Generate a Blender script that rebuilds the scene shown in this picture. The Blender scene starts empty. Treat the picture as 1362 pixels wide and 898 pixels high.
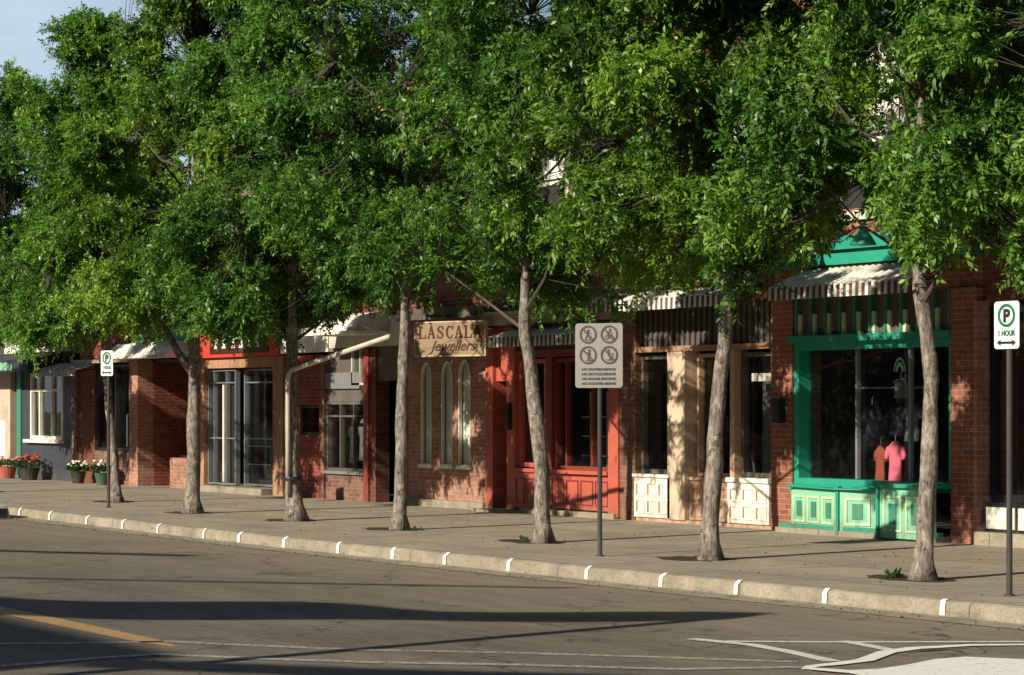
import bpy, math, random
import numpy as np
R = math.radians
sc = bpy.context.scene
COL = sc.collection

# ------------------------------------------------------------ camera
# world axes: +x runs along the street (to the right), +y points from the road to the shop fronts, z = 0 is the sidewalk
TH = math.atan(2031 / 3200.0)
cam = bpy.data.cameras.new('camera'); cam.lens = 36 * 3200 / 1362.0; cam.sensor_width = 36; cam.sensor_fit = 'HORIZONTAL'
cam.shift_y = (541 - 449) / 1362.0; cam.clip_end = 3000; cam.clip_start = 0.1
co = bpy.data.objects.new('camera', cam); COL.objects.link(co)
co.location = (0, 0, 1.67); co.rotation_euler = (R(90), 0, math.pi / 2 - TH)
sc.camera = co

# ------------------------------------------------------------ light
SUN_EL = R(26); LDX, LDY = -0.17, 1.0           # horizontal travel of the light
w = bpy.data.worlds.new('World'); sc.world = w; w.use_nodes = True
nt = w.node_tree; nt.nodes.clear()
wo = nt.nodes.new('ShaderNodeOutputWorld'); bg = nt.nodes.new('ShaderNodeBackground')
sky = nt.nodes.new('ShaderNodeTexSky'); sky.sky_type = 'NISHITA'; sky.sun_disc = False
sky.sun_elevation = SUN_EL; sky.sun_rotation = math.atan2(-LDX, -LDY); sky.air_density = 1.0; sky.dust_density = 0.5; sky.ozone_density = 1.5
bg.inputs[1].default_value = 0.05
# soft, thin clouds mixed into the sky by direction
tc = nt.nodes.new('ShaderNodeTexCoord'); mp = nt.nodes.new('ShaderNodeMapping'); mp.inputs['Scale'].default_value = (3, 3, 11)
ns = nt.nodes.new('ShaderNodeTexNoise'); ns.inputs['Scale'].default_value = 3.0; ns.inputs['Detail'].default_value = 5
cr = nt.nodes.new('ShaderNodeValToRGB'); cr.color_ramp.elements[0].position = .34; cr.color_ramp.elements[1].position = .70
cr.color_ramp.elements[0].color = (.55, .55, .55, 1); cr.color_ramp.elements[1].color = (.85, .85, .85, 1)
mx = nt.nodes.new('ShaderNodeMixRGB'); mx.inputs[2].default_value = (8.6, 10.6, 12.8, 1)
L = nt.links.new
L(tc.outputs['Generated'], mp.inputs[0]); L(mp.outputs[0], ns.inputs[0]); L(ns.outputs[0], cr.inputs[0]); 
sx = nt.nodes.new('ShaderNodeSeparateXYZ'); L(tc.outputs['Generated'], sx.inputs[0])     # clouds kept to the street's far end, so they add little fill light
mk = nt.nodes.new('ShaderNodeMapRange'); mk.inputs[1].default_value = -.80; mk.inputs[2].default_value = -.92; L(sx.outputs[0], mk.inputs[0])
mm = nt.nodes.new('ShaderNodeMath'); mm.operation = 'MULTIPLY'; L(cr.outputs[0], mm.inputs[0]); L(mk.outputs[0], mm.inputs[1]); L(mm.outputs[0], mx.inputs[0])
L(sky.outputs[0], mx.inputs[1]); L(mx.outputs[0], bg.inputs[0]); L(bg.outputs[0], wo.inputs[0])
sl = bpy.data.lights.new('sun', 'SUN'); sl.energy = 5.0; sl.angle = R(0.5); sl.color = (1.0, .925, .79)
so = bpy.data.objects.new('sun', sl); COL.objects.link(so)
from mathutils import Vector
hl = math.hypot(LDX, LDY)
so.rotation_euler = Vector((LDX / hl * math.cos(SUN_EL), LDY / hl * math.cos(SUN_EL), -math.sin(SUN_EL))).to_track_quat('-Z', 'Y').to_euler()
sc.view_settings.view_transform = 'Standard'; sc.view_settings.look = 'None'; sc.view_settings.gamma = 1
sc.view_settings.exposure = 0.58; sc.view_settings.use_curve_mapping = False

# ------------------------------------------------------------ materials
MATS = {}
def newmat(name):
    m = bpy.data.materials.new(name); m.use_nodes = True; m.node_tree.nodes.clear(); MATS[name] = m
    return m, m.node_tree, m.node_tree.nodes.new('ShaderNodeOutputMaterial')
def N(nt, t, **kw):
    n = nt.nodes.new(t)
    for k, v in kw.items(): setattr(n, k, v)
    return n
def ramp(nt, fac, stops):
    r = N(nt, 'ShaderNodeValToRGB'); e = r.color_ramp.elements
    e[0].position, e[0].color = stops[0][0], (*stops[0][1], 1); e[1].position, e[1].color = stops[-1][0], (*stops[-1][1], 1)
    for p, c in stops[1:-1]:
        q = e.new(p); q.color = (*c, 1)
    nt.links.new(fac, r.inputs[0]); return r.outputs[0]
def noise(nt, vec, scale, detail=4, rough=.55, stretch=None):
    if stretch:
        mp = N(nt, 'ShaderNodeMapping'); mp.inputs['Scale'].default_value = stretch; nt.links.new(vec, mp.inputs[0]); vec = mp.outputs[0]
    n = N(nt, 'ShaderNodeTexNoise'); n.inputs['Scale'].default_value = scale; n.inputs['Detail'].default_value = detail; n.inputs['Roughness'].default_value = rough
    nt.links.new(vec, n.inputs[0]); return n.outputs[0]
def mixc(nt, f, a, b, mode='MIX'):
    m = N(nt, 'ShaderNodeMixRGB', blend_type=mode)
    for i, v in ((0, f), (1, a), (2, b)):
        if hasattr(v, 'links'): nt.links.new(v, m.inputs[i])
        elif i == 0: m.inputs[0].default_value = v
        else: m.inputs[i].default_value = (*v, 1)
    return m.outputs[0]
def bump(nt, h, strength, dist=.02):
    b = N(nt, 'ShaderNodeBump'); b.inputs['Strength'].default_value = strength; b.inputs['Distance'].default_value = dist
    nt.links.new(h, b.inputs['Height']); return b.outputs[0]
def princ(nt, out, col, rough=.7, nrm=None, metal=0, spec=.4):
    p = N(nt, 'ShaderNodeBsdfPrincipled')
    if hasattr(col, 'links'): nt.links.new(col, p.inputs['Base Color'])
    else: p.inputs['Base Color'].default_value = (*col, 1)
    if hasattr(rough, 'links'): nt.links.new(rough, p.inputs['Roughness'])
    else: p.inputs['Roughness'].default_value = rough
    p.inputs['Metallic'].default_value = metal; p.inputs['Specular IOR Level'].default_value = spec
    if nrm is not None: nt.links.new(nrm, p.inputs['Normal'])
    nt.links.new(p.outputs[0], out.inputs[0]); return p
def pos(nt): return N(nt, 'ShaderNodeNewGeometry').outputs['Position']

def paint(name, c, rough=.55, wear=.35, dirt=(.09, .07, .05), metal=0, grain=0.0):
    m, t, o = newmat(name); p = pos(t)
    a = noise(t, p, 3.2, 6, .65); f = ramp(t, a, [(.45, (0, 0, 0)), (.75, (1, 1, 1))])
    mm = N(t, 'ShaderNodeMath', operation='MULTIPLY'); mm.inputs[1].default_value = wear; t.links.new(f, mm.inputs[0])
    c1 = mixc(t, mm.outputs[0], c, dirt)
    sz = N(t, 'ShaderNodeSeparateXYZ'); t.links.new(p, sz.inputs[0]); mz = N(t, 'ShaderNodeMapRange'); mz.inputs[1].default_value = .45; mz.inputs[2].default_value = .03; t.links.new(sz.outputs[2], mz.inputs[0])
    gz = N(t, 'ShaderNodeMath', operation='MULTIPLY'); t.links.new(mz.outputs[0], gz.inputs[0]); t.links.new(ramp(t, noise(t, p, 9, 5, .7, (1, 1, .35)), [(.38, (0, 0, 0)), (.65, (.7, .7, .7))]), gz.inputs[1]); c1 = mixc(t, gz.outputs[0], c1, (.10, .08, .06))
    b = noise(t, p, 38, 3, .6, (1, 1, .25)); c2 = mixc(t, .28, c1, ramp(t, b, [(.25, (.55, .55, .55)), (.7, (1.1, 1.1, 1.1))]), 'MULTIPLY')
    princ(t, o, c2, rough, bump(t, b, .25, .006), metal); return m
def brick(name, c1, c2, mortar, stain=.35, bw=.21, bh=.072):
    m, t, o = newmat(name); p = pos(t)
    s = N(t, 'ShaderNodeSeparateXYZ'); t.links.new(p, s.inputs[0])
    ad = N(t, 'ShaderNodeMath', operation='ADD'); t.links.new(s.outputs[0], ad.inputs[0]); t.links.new(s.outputs[1], ad.inputs[1])
    cb = N(t, 'ShaderNodeCombineXYZ'); t.links.new(ad.outputs[0], cb.inputs[0]); t.links.new(s.outputs[2], cb.inputs[1])
    b = N(t, 'ShaderNodeTexBrick'); b.inputs['Scale'].default_value = 1; b.inputs['Brick Width'].default_value = bw; b.inputs['Row Height'].default_value = bh
    b.inputs['Mortar Size'].default_value = .007; b.inputs['Mortar Smooth'].default_value = .3; b.inputs['Bias'].default_value = -.1
    b.inputs['Color1'].default_value = (*c1, 1); b.inputs['Color2'].default_value = (*c2, 1); b.inputs['Mortar'].default_value = (*mortar, 1)
    t.links.new(cb.outputs[0], b.inputs[0])
    n1 = noise(t, p, 1.6, 6, .7); n2 = noise(t, p, 14, 4, .7)
    c = mixc(t, stain, b.outputs[0], ramp(t, n1, [(.3, (.35, .3, .26)), (.5, (.95, .95, .95)), (.72, (1.35, 1.25, 1.15))]), 'MULTIPLY')
    c = mixc(t, .5, c, ramp(t, n2, [(.3, (.6, .55, .5)), (.7, (1.3, 1.3, 1.3))]), 'MULTIPLY')
    h = mixc(t, .3, b.outputs[1], n2)
    inv = N(t, 'ShaderNodeInvert'); t.links.new(h, inv.inputs[1])
    princ(t, o, c, .88, bump(t, inv.outputs[0], .5, .012), 0, .25); return m

brick('brick_red', (.29, .095, .055), (.19, .062, .038), (.26, .21, .16), .55)
brick('brick_dark', (.17, .05, .03), (.11, .036, .024), (.13, .09, .07), .55)
brick('brick_brown', (.22, .105, .068), (.135, .066, .045), (.19, .15, .12), .6)
brick('brick_pink', (.39, .19, .13), (.27, .115, .08), (.34, .27, .21), .6)
brick('brick_paint_red', (.26, .06, .036), (.17, .036, .024), (.22, .12, .09), .6)
brick('brick_buff', (.38, .20, .105), (.28, .13, .07), (.34, .26, .19), .3, .072, .3)
paint('green', (.018, .27, .175), .5, .22, (.03, .12, .08)); paint('green_pale', (.19, .48, .29), .55, .3, (.12, .3, .2)); paint('green_mid', (.04, .20, .12), .55, .3)
paint('green_cream', (.48, .60, .36), .55, .3, (.3, .3, .18)); paint('red_orange', (.42, .092, .058), .55, .5, (.25, .05, .03)); paint('red_deep', (.20, .032, .024), .5, .3)
paint('red_sign', (.55, .05, .04), .4, .15, (.35, .03, .02)); paint('cream', (.55, .41, .28), .6, .6, (.24, .16, .10)); paint('white', (.74, .69, .58), .55, .45, (.36, .29, .2))
paint('white_dirty', (.48, .45, .39), .6, .6, (.22, .18, .13));  paint('dark_board', (.085, .07, .058), .7, .5, (.16, .14, .12))
paint('peach', (.50, .30, .20), .6, .5, (.24, .13, .08)); paint('black', (.012, .012, .013), .45, .2, (.03, .03, .03)); paint('navy', (.02, .025, .045), .8, .3, (.05, .05, .06))
paint('sign_tan', (.24, .165, .09), .6, .2, (.28, .2, .11)); paint('maroon', (.06, .010, .010), .5, .1); paint('alu', (.22, .24, .25), .35, .3, (.2, .2, .2), .3)
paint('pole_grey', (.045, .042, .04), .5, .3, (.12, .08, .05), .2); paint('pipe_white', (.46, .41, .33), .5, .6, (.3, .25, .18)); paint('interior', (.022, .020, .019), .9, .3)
paint('interior_item', (.14, .13, .12), .8, .3); paint('sign_white', (.60, .63, .58), .35, .18, (.45, .42, .34)); paint('sign_grey', (.19, .178, .155), .4, .25, (.3, .25, .2))
paint('sign_green', (.01, .13, .06), .4, .1); paint('sign_black', (.02, .018, .016), .5, .05); paint('sign_brown', (.03, .012, .009), .5, .1)
paint('roof_tar', (.06, .055, .05), .9, .4); paint('green_board', (.20, .42, .26), .6, .3, (.1, .2, .13)); paint('tile_brown', (.33, .18, .10), .8, .5)
paint('pot_dark', (.02, .022, .02), .5, .2); paint('pot_red', (.42, .09, .05), .6, .3); paint('pot_green', (.03, .10, .06), .5, .3)
paint('flower_red', (.60, .03, .03), .6, .1); paint('flower_white', (.80, .68, .52), .6, .1); paint('flower_pink', (.65, .26, .24), .6, .1)
paint('pink_cloth', (.88, .17, .25), .8, .03, (.5, .1, .1)); paint('orange_cloth', (.34, .07, .04), .8, .2); paint('blue_cloth', (.016, .02, .04), .85, .2)
paint('grey_cloth', (.16, .155, .15), .85, .2); paint('curtain', (.84, .80, .70), .85, .2, (.4, .36, .3)); paint('slate_blue', (.035, .04, .05), .6, .3); paint('render_cream', (.45, .37, .27), .85, .4)
paint('rubber', (.015, .015, .015), .8, .3)

m, t, o = newmat('corrugated'); p = pos(t); s_ = N(t, 'ShaderNodeSeparateXYZ'); t.links.new(p, s_.inputs[0])      # dirt and painted-in flute shade darken the troughs, every 0.12 m
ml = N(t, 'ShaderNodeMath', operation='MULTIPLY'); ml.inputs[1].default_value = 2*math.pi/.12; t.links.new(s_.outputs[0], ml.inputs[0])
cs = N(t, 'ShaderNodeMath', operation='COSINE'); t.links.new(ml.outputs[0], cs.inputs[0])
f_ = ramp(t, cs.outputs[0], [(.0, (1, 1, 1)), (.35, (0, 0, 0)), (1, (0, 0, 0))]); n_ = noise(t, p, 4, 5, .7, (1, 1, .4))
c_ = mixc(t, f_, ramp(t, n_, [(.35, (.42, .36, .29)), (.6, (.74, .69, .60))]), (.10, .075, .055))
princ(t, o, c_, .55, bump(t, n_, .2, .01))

def glass(name, tint, refl):
    m, t, o = newmat(name); p = pos(t)
    tr = N(t, 'ShaderNodeBsdfTransparent'); tr.inputs[0].default_value = (*tint, 1)
    gl = N(t, 'ShaderNodeBsdfGlossy'); gl.inputs['Roughness'].default_value = .015
    h = noise(t, p, 1.3, 2); t.links.new(bump(t, h, .08, .02), gl.inputs['Normal'])
    fc = N(t, 'ShaderNodeLayerWeight'); fc.inputs[0].default_value = .5
    pw_ = N(t, 'ShaderNodeMath', operation='POWER'); t.links.new(fc.outputs['Facing'], pw_.inputs[0]); pw_.inputs[1].default_value = 5
    lw = N(t, 'ShaderNodeMath', operation='MULTIPLY_ADD'); t.links.new(pw_.outputs[0], lw.inputs[0]); lw.inputs[1].default_value = .96; lw.inputs[2].default_value = refl
    df = N(t, 'ShaderNodeBsdfDiffuse'); df.inputs[0].default_value = (.5, .46, .4, 1)
    dn = noise(t, p, 5, 6, .7); d2 = ramp(t, dn, [(.45, (.002, .002, .002)), (.8, (.012, .012, .012))])
    m1 = N(t, 'ShaderNodeMixShader'); m2 = N(t, 'ShaderNodeMixShader')
    t.links.new(lw.outputs[0], m1.inputs[0]); t.links.new(tr.outputs[0], m1.inputs[1]); t.links.new(gl.outputs[0], m1.inputs[2])
    t.links.new(d2, m2.inputs[0]); t.links.new(m1.outputs[0], m2.inputs[1]); t.links.new(df.outputs[0], m2.inputs[2])
    t.links.new(m2.outputs[0], o.inputs[0]); return m
glass('glass', (.92, .94, .93), .05)

def mat_leaf(name, dark, mid, light):
    m, t, o = newmat(name)
    at = N(t, 'ShaderNodeAttribute'); at.attribute_name = 'tint'
    c = ramp(t, at.outputs['Fac'], [(0, dark), (.5, mid), (1, light)])
    df = N(t, 'ShaderNodeBsdfPrincipled'); t.links.new(c, df.inputs['Base Color']); df.inputs['Roughness'].default_value = .42; df.inputs['Specular IOR Level'].default_value = .4
    tl = N(t, 'ShaderNodeBsdfTranslucent'); c2 = mixc(t, 1.0, c, (1.3, 1.5, .6), 'MULTIPLY'); t.links.new(c2, tl.inputs[0])
    mx = N(t, 'ShaderNodeMixShader'); mx.inputs[0].default_value = .36
    t.links.new(df.outputs[0], mx.inputs[1]); t.links.new(tl.outputs[0], mx.inputs[2]); t.links.new(mx.outputs[0], o.inputs[0]); return m
mat_leaf('leaf', (.020, .054, .010), (.080, .180, .025), (.21, .35, .05))
mat_leaf('leaf_deep', (.016, .050, .010), (.064, .152, .022), (.18, .32, .046))
mat_leaf('leaf_yellow', (.024, .060, .010), (.092, .182, .020), (.27, .40, .05))

m, t, o = newmat('bark'); p = pos(t)
a = noise(t, p, 26, 6, .7, (1, 1, .35)); b = noise(t, p, 5, 4, .6)
c = ramp(t, a, [(.3, (.055, .046, .038)), (.47, (.165, .142, .118)), (.68, (.37, .33, .275))])
c = mixc(t, .6, c, ramp(t, b, [(.35, (.55, .52, .5)), (.65, (1.15, 1.1, 1.05))]), 'MULTIPLY')
kn = ramp(t, noise(t, p, 9, 3, .6, (1, 1, .8)), [(.60, (0, 0, 0)), (.68, (.75, .75, .75))]); c = mixc(t, kn, c, (.05, .04, .032))
li = ramp(t, noise(t, p, 7.3, 4, .7), [(.58, (0, 0, 0)), (.66, (.5, .5, .5))]); c = mixc(t, li, c, (.40, .37, .30))
h_ = mixc(t, .4, a, kn); princ(t, o, c, .92, bump(t, h_, 1.0, .03), 0, .2)

m, t, o = newmat('twig'); p = pos(t); a = noise(t, p, 20, 3)
princ(t, o, ramp(t, a, [(.3, (.035, .027, .02)), (.7, (.11, .09, .07))]), .9)
m, t, o = newmat('asphalt'); p = pos(t)
a = noise(t, p, 55, 3, .7); b = noise(t, p, .35, 6, .6, (1, 2.2, 1)); d = noise(t, p, 1.8, 5, .65, (.25, 3.5, 1)); e = noise(t, p, 220, 2, .6)
c = ramp(t, b, [(.3, (.098, .084, .066)), (.55, (.138, .119, .092)), (.75, (.182, .155, .116))])
c = mixc(t, .55, c, ramp(t, d, [(.35, (.72, .70, .68)), (.62, (1.15, 1.12, 1.08))]), 'MULTIPLY')
c = mixc(t, .6, c, ramp(t, a, [(.3, (.4, .4, .4)), (.5, (1, 1, 1)), (.68, (1.9, 1.8, 1.65))]), 'MULTIPLY')
c = mixc(t, .5, c, ramp(t, noise(t, p, 7, 5, .7, (.5, 1.6, 1)), [(.3, (.6, .6, .6)), (.7, (1.35, 1.3, 1.25))]), 'MULTIPLY')
# worn darker tyre tracks and dusty gutter follow y
s = N(t, 'ShaderNodeSeparateXYZ'); t.links.new(p, s.inputs[0])
mr = N(t, 'ShaderNodeMapRange'); mr.inputs[1].default_value = 9.5; mr.inputs[2].default_value = 13.9; t.links.new(s.outputs[1], mr.inputs[0])
wob = N(t, 'ShaderNodeMath', operation='MULTIPLY'); t.links.new(mr.outputs[0], wob.inputs[0]); t.links.new(ramp(t, d, [(.3, (.55, .55, .55)), (.6, (1, 1, 1))]), wob.inputs[1])
c = mixc(t, wob.outputs[0], c, mixc(t, .6, c, (.27, .225, .155)))
def cracks(t, p, scale, wd, stretch=None):
    n0 = N(t, 'ShaderNodeTexNoise'); n0.inputs['Scale'].default_value = 2.2; n0.inputs['Detail'].default_value = 4; t.links.new(p, n0.inputs[0])
    ad = N(t, 'ShaderNodeVectorMath', operation='MULTIPLY_ADD'); t.links.new(n0.outputs[1], ad.inputs[0]); ad.inputs[1].default_value = (.8, .8, .8); t.links.new(p, ad.inputs[2])
    v = N(t, 'ShaderNodeTexVoronoi', feature='DISTANCE_TO_EDGE'); v.inputs['Scale'].default_value = scale; t.links.new(ad.outputs[0], v.inputs['Vector'])
    return ramp(t, v.outputs['Distance'], [(0, (1, 1, 1)), (wd, (0, 0, 0)), (1, (0, 0, 0))])
c = mixc(t, cracks(t, p, .32, .006), c, (.035, .03, .026))
spt = ramp(t, noise(t, p, 1.3, 3, .6), [(.60, (0, 0, 0)), (.68, (.55, .55, .55))]); c = mixc(t, spt, c, (.055, .048, .04))
princ(t, o, c, .86, bump(t, mixc(t, .5, a, e), .6, .012), 0, .3)

m, t, o = newmat('concrete'); p = pos(t)
a = noise(t, p, 1.1, 6, .65); b = noise(t, p, 30, 4, .7); e = noise(t, p, 130, 2, .6)
c = ramp(t, a, [(.3, (.235, .20, .148)), (.52, (.31, .265, .198)), (.75, (.385, .335, .252))])
c = mixc(t, .35, c, ramp(t, b, [(.3, (.65, .63, .6)), (.65, (1.15, 1.15, 1.15))]), 'MULTIPLY')
bt = N(t, 'ShaderNodeTexBrick'); bt.offset = 0; bt.inputs['Scale'].default_value = 1; bt.inputs['Brick Width'].default_value = 1.5; bt.inputs['Row Height'].default_value = 1.5
bt.inputs['Mortar Size'].default_value = .014; bt.inputs['Color1'].default_value = (1, 1, 1, 1); bt.inputs['Color2'].default_value = (.9, .89, .88, 1); bt.inputs['Mortar'].default_value = (.30, .28, .25, 1)
t.links.new(p, bt.inputs[0]); c = mixc(t, .8, c, bt.outputs[0], 'MULTIPLY')
c = mixc(t, mixc(t, .5, cracks(t, p, .45, .006), (0, 0, 0)), c, (.09, .075, .055))
c = mixc(t, ramp(t, noise(t, p, 2.7, 5, .7), [(.54, (0, 0, 0)), (.72, (.6, .6, .6))]), c, (.16, .135, .10))
c = mixc(t, ramp(t, noise(t, p, 11, 2, .5), [(.70, (0, 0, 0)), (.73, (.5, .5, .5))]), c, (.08, .07, .06))
princ(t, o, c, .9, bump(t, mixc(t, .5, b, e), .35, .01), 0, .2)

m, t, o = newmat('kerb_stone'); p = pos(t)
a = noise(t, p, 2.5, 6, .7); b = noise(t, p, 40, 4, .7)
c = ramp(t, a, [(.3, (.18, .155, .115)), (.52, (.27, .235, .17)), (.75, (.36, .31, .23))]); c = mixc(t, .45, c, ramp(t, b, [(.3, (.55, .53, .5)), (.65, (1.15, 1.15, 1.15))]), 'MULTIPLY')
s = N(t, 'ShaderNodeSeparateXYZ'); t.links.new(p, s.inputs[0]); md = N(t, 'ShaderNodeMath', operation='PINGPONG'); md.inputs[1].default_value = 1.52; t.links.new(s.outputs[0], md.inputs[0])
jn = ramp(t, md.outputs[0], [(0, (1, 1, 1)), (.012, (0, 0, 0)), (1, (0, 0, 0))]); c = mixc(t, jn, c, (.05, .04, .03))
c = mixc(t, ramp(t, noise(t, p, 6, 5, .75, (.5, 1, 2)), [(.55, (0, 0, 0)), (.68, (.7, .7, .7))]), c, (.12, .10, .075))
princ(t, o, c, .9, bump(t, b, .6, .012), 0, .2)
m, t, o = newmat('soil'); p = pos(t); a = noise(t, p, 22, 6, .7)
princ(t, o, ramp(t, a, [(.3, (.03, .022, .015)), (.7, (.11, .08, .05))]), .95, bump(t, a, 1, .03), 0, .1)
m, t, o = newmat('ground'); p = pos(t); a = noise(t, p, .2, 6, .7)
princ(t, o, ramp(t, a, [(.3, (.10, .09, .07)), (.7, (.15, .13, .10))]), .95)
def roadpaint(name, c, keep):
    m, t, o = newmat(name); p = pos(t); a = noise(t, p, 18, 6, .75); b = noise(t, p, 60, 3, .7)
    f = ramp(t, a, [(keep - .08, (0, 0, 0)), (keep + .1, (1, 1, 1))])
    cc = mixc(t, .3, c, ramp(t, b, [(.3, (.6, .6, .6)), (.7, (1.1, 1.1, 1.1))]), 'MULTIPLY')
    p1 = N(t, 'ShaderNodeBsdfPrincipled'); t.links.new(cc, p1.inputs['Base Color']); p1.inputs['Roughness'].default_value = .7
    tr = N(t, 'ShaderNodeBsdfTransparent'); mx = N(t, 'ShaderNodeMixShader'); t.links.new(f, mx.inputs[0]); t.links.new(p1.outputs[0], mx.inputs[1]); t.links.new(tr.outputs[0], mx.inputs[2])
    t.links.new(mx.outputs[0], o.inputs[0]); return m
roadpaint('paint_white', (.74, .71, .62), .64); roadpaint('paint_white_worn', (.33, .30, .245), .55); roadpaint('paint_white_mid', (.60, .57, .49), .60); roadpaint('paint_yellow', (.36, .215, .08), .62)

# ------------------------------------------------------------ mesh helpers
class MB:
    def __init__(s): s.v = []; s.f = []
    def add(s, vs, fs):
        n = len(s.v); s.v += [tuple(q) for q in vs]; s.f += [tuple(i + n for i in f) for f in fs]; return s
    def box(s, x0, x1, y0, y1, z0, z1):
        return s.add([(x0,y0,z0),(x1,y0,z0),(x1,y1,z0),(x0,y1,z0),(x0,y0,z1),(x1,y0,z1),(x1,y1,z1),(x0,y1,z1)],
                     [(0,3,2,1),(4,5,6,7),(0,1,5,4),(1,2,6,5),(2,3,7,6),(3,0,4,7)])
    def seg(s, a, b, t0, t1, z0, z1):
        """vertical slab following the line a-b in plan, from t0 to t1 behind it"""
        dx, dy = b[0]-a[0], b[1]-a[1]; l = math.hypot(dx, dy); nx, ny = -dy/l, dx/l
        P = [(a[0]+nx*t0, a[1]+ny*t0), (b[0]+nx*t0, b[1]+ny*t0), (b[0]+nx*t1, b[1]+ny*t1), (a[0]+nx*t1, a[1]+ny*t1)]
        return s.add([(*p, z0) for p in P] + [(*p, z1) for p in P], [(0,3,2,1),(4,5,6,7),(0,1,5,4),(1,2,6,5),(2,3,7,6),(3,0,4,7)])
    def prism(s, pts, d, ):
        """closed polygon pts (3-D, planar) extruded by vector d"""
        n = len(pts); a = [tuple(p) for p in pts]; b = [(p[0]+d[0], p[1]+d[1], p[2]+d[2]) for p in pts]
        return s.add(a + b, [tuple(range(n))[::-1], tuple(range(n, 2*n))] + [(i, (i+1) % n, n+(i+1) % n, n+i) for i in range(n)])
    def tube(s, pts, rad, n=8, cap=True):
        pts = [Vector(p) for p in pts]; rings = []; up = Vector((0.13, .21, 1)).normalized()
        for i, p in enumerate(pts):
            d = (pts[min(i+1, len(pts)-1)] - pts[max(i-1, 0)]).normalized()
            u = d.cross(Vector((1, 0, 0)) if abs(d.x) < .8 else Vector((0, 1, 0))).normalized(); v = d.cross(u)
            r = rad[i] if hasattr(rad, '__len__') else rad
            rings.append([p + u*(r*math.cos(2*math.pi*k/n)) + v*(r*math.sin(2*math.pi*k/n)) for k in range(n)])
        vs = [q for r_ in rings for q in r_]; fs = []
        for i in range(len(pts)-1):
            for k in range(n): fs.append((i*n+k, i*n+(k+1) % n, (i+1)*n+(k+1) % n, (i+1)*n+k))
        if cap: fs += [tuple(range(n))[::-1], tuple((len(pts)-1)*n+k for k in range(n))]
        return s.add(vs, fs)
    def lathe(s, c, prof, n=16):
        vs = []; fs = []
        for r, z in prof: vs += [(c[0]+r*math.cos(2*math.pi*k/n), c[1]+r*math.sin(2*math.pi*k/n), c[2]+z) for k in range(n)]
        for i in range(len(prof)-1):
            for k in range(n): fs.append((i*n+k, i*n+(k+1) % n, (i+1)*n+(k+1) % n, (i+1)*n+k))
        fs += [tuple(range(n))[::-1], tuple((len(prof)-1)*n+k for k in range(n))]
        return s.add(vs, fs)
    def build(s, name, mat, parent=None, smooth=False, kind=None, label=None):
        ox, oy, oz = org(parent)
        me = bpy.data.meshes.new(name); me.from_pydata([(a-ox, b-oy, c-oz) for a, b, c in s.v], [], s.f); me.materials.append(MATS[mat])
        if smooth: me.polygons.foreach_set('use_smooth', [True]*len(me.polygons))
        ob = bpy.data.objects.new(name, me); COL.objects.link(ob)
        if parent is not None: ob.parent = parent
        if kind: ob['kind'] = kind
        if label: ob['label'] = label
        return ob
def org(o):
    v = Vector((0, 0, 0))
    while o is not None: v += o.location; o = o.parent
    return v
def thing(name, label, cat, loc, group=None):
    o = bpy.data.objects.new(name, None); COL.objects.link(o); o.location = loc; o.empty_display_size = .3
    o['label'] = label; o['category'] = cat
    if group: o['group'] = group
    return o
def tag(o, label, cat, group=None):
    o['label'] = label; o['category'] = cat
    if group: o['group'] = group
    return o
def bx(name, mat, par, *b, **k): return MB().box(*b).build(name, mat, par, **k)

def text_mb(txt, size, x, y, z, shear=0, width=None, ang=0, thick=.004, mb=None, bold=0):
    """flat letters in the x-z plane facing -y, centred on x, baseline z"""
    cu = bpy.data.curves.new('t', 'FONT'); cu.body = txt; cu.size = size; cu.shear = shear; cu.align_x = 'CENTER'; cu.extrude = thick/2; cu.offset = bold; cu.resolution_u = 3
    ob = bpy.data.objects.new('t', cu); COL.objects.link(ob)
    me = bpy.data.meshes.new_from_object(ob)
    vs = [(v.co.x, v.co.y, v.co.z) for v in me.vertices]; fs = [tuple(p.vertices) for p in me.polygons]
    bpy.data.objects.remove(ob); bpy.data.meshes.remove(me); bpy.data.curves.remove(cu)
    k = 1
    if width: k = width / (max(v[0] for v in vs) - min(v[0] for v in vs))
    ca, sa = math.cos(ang), math.sin(ang)
    out = [(x + v[0]*k*ca + v[2]*sa, y + v[0]*k*sa - v[2]*ca, z + v[1]) for v in vs]
    mb = mb or MB(); mb.add(out, fs); return mb

# ------------------------------------------------------------ ground, road, kerb, sidewalk
def kerb_y(x):
    k = [(-140, 15.5), (-60, 14.9), (-42, 14.45), (-36, 14.27), (-31, 14.07), (-27, 14.0), (-22, 14.06), (-18.5, 14.14), (-15, 14.26), (-8, 14.5), (20, 15.5)]
    for (a, b), (c, d) in zip(k, k[1:]):
        if a <= x <= c: u = (x-a)/(c-a); return b + (d-b)*u
    return 14.3
MB().add([(-900,-600,-.16),(600,-600,-.16),(600,900,-.16),(-900,900,-.16)], [(0,1,2,3)]).build('ground', 'ground', kind='structure')
xs = [-140 + i*.5 for i in range(321)]
mb = MB(); n = len(xs); mb.add([(x, -9.0, -.145) for x in xs] + [(x, kerb_y(x)+.05, -.145) for x in xs], [(i, i+1, n+i+1, n+i) for i in range(n-1)]); mb.build('road', 'asphalt', kind='structure')
mb = MB(); mb.add([(x, kerb_y(x)+.16, 0) for x in xs] + [(x, 32, 0) for x in xs], [(i, i+1, n+i+1, n+i) for i in range(n-1)]); mb.build('sidewalk', 'concrete', kind='structure')
bx('sidewalk', 'concrete', None, -140, 20, -16.0, -9.0, -.30, -.01, kind='structure')
rnd = random.Random(5)
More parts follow.
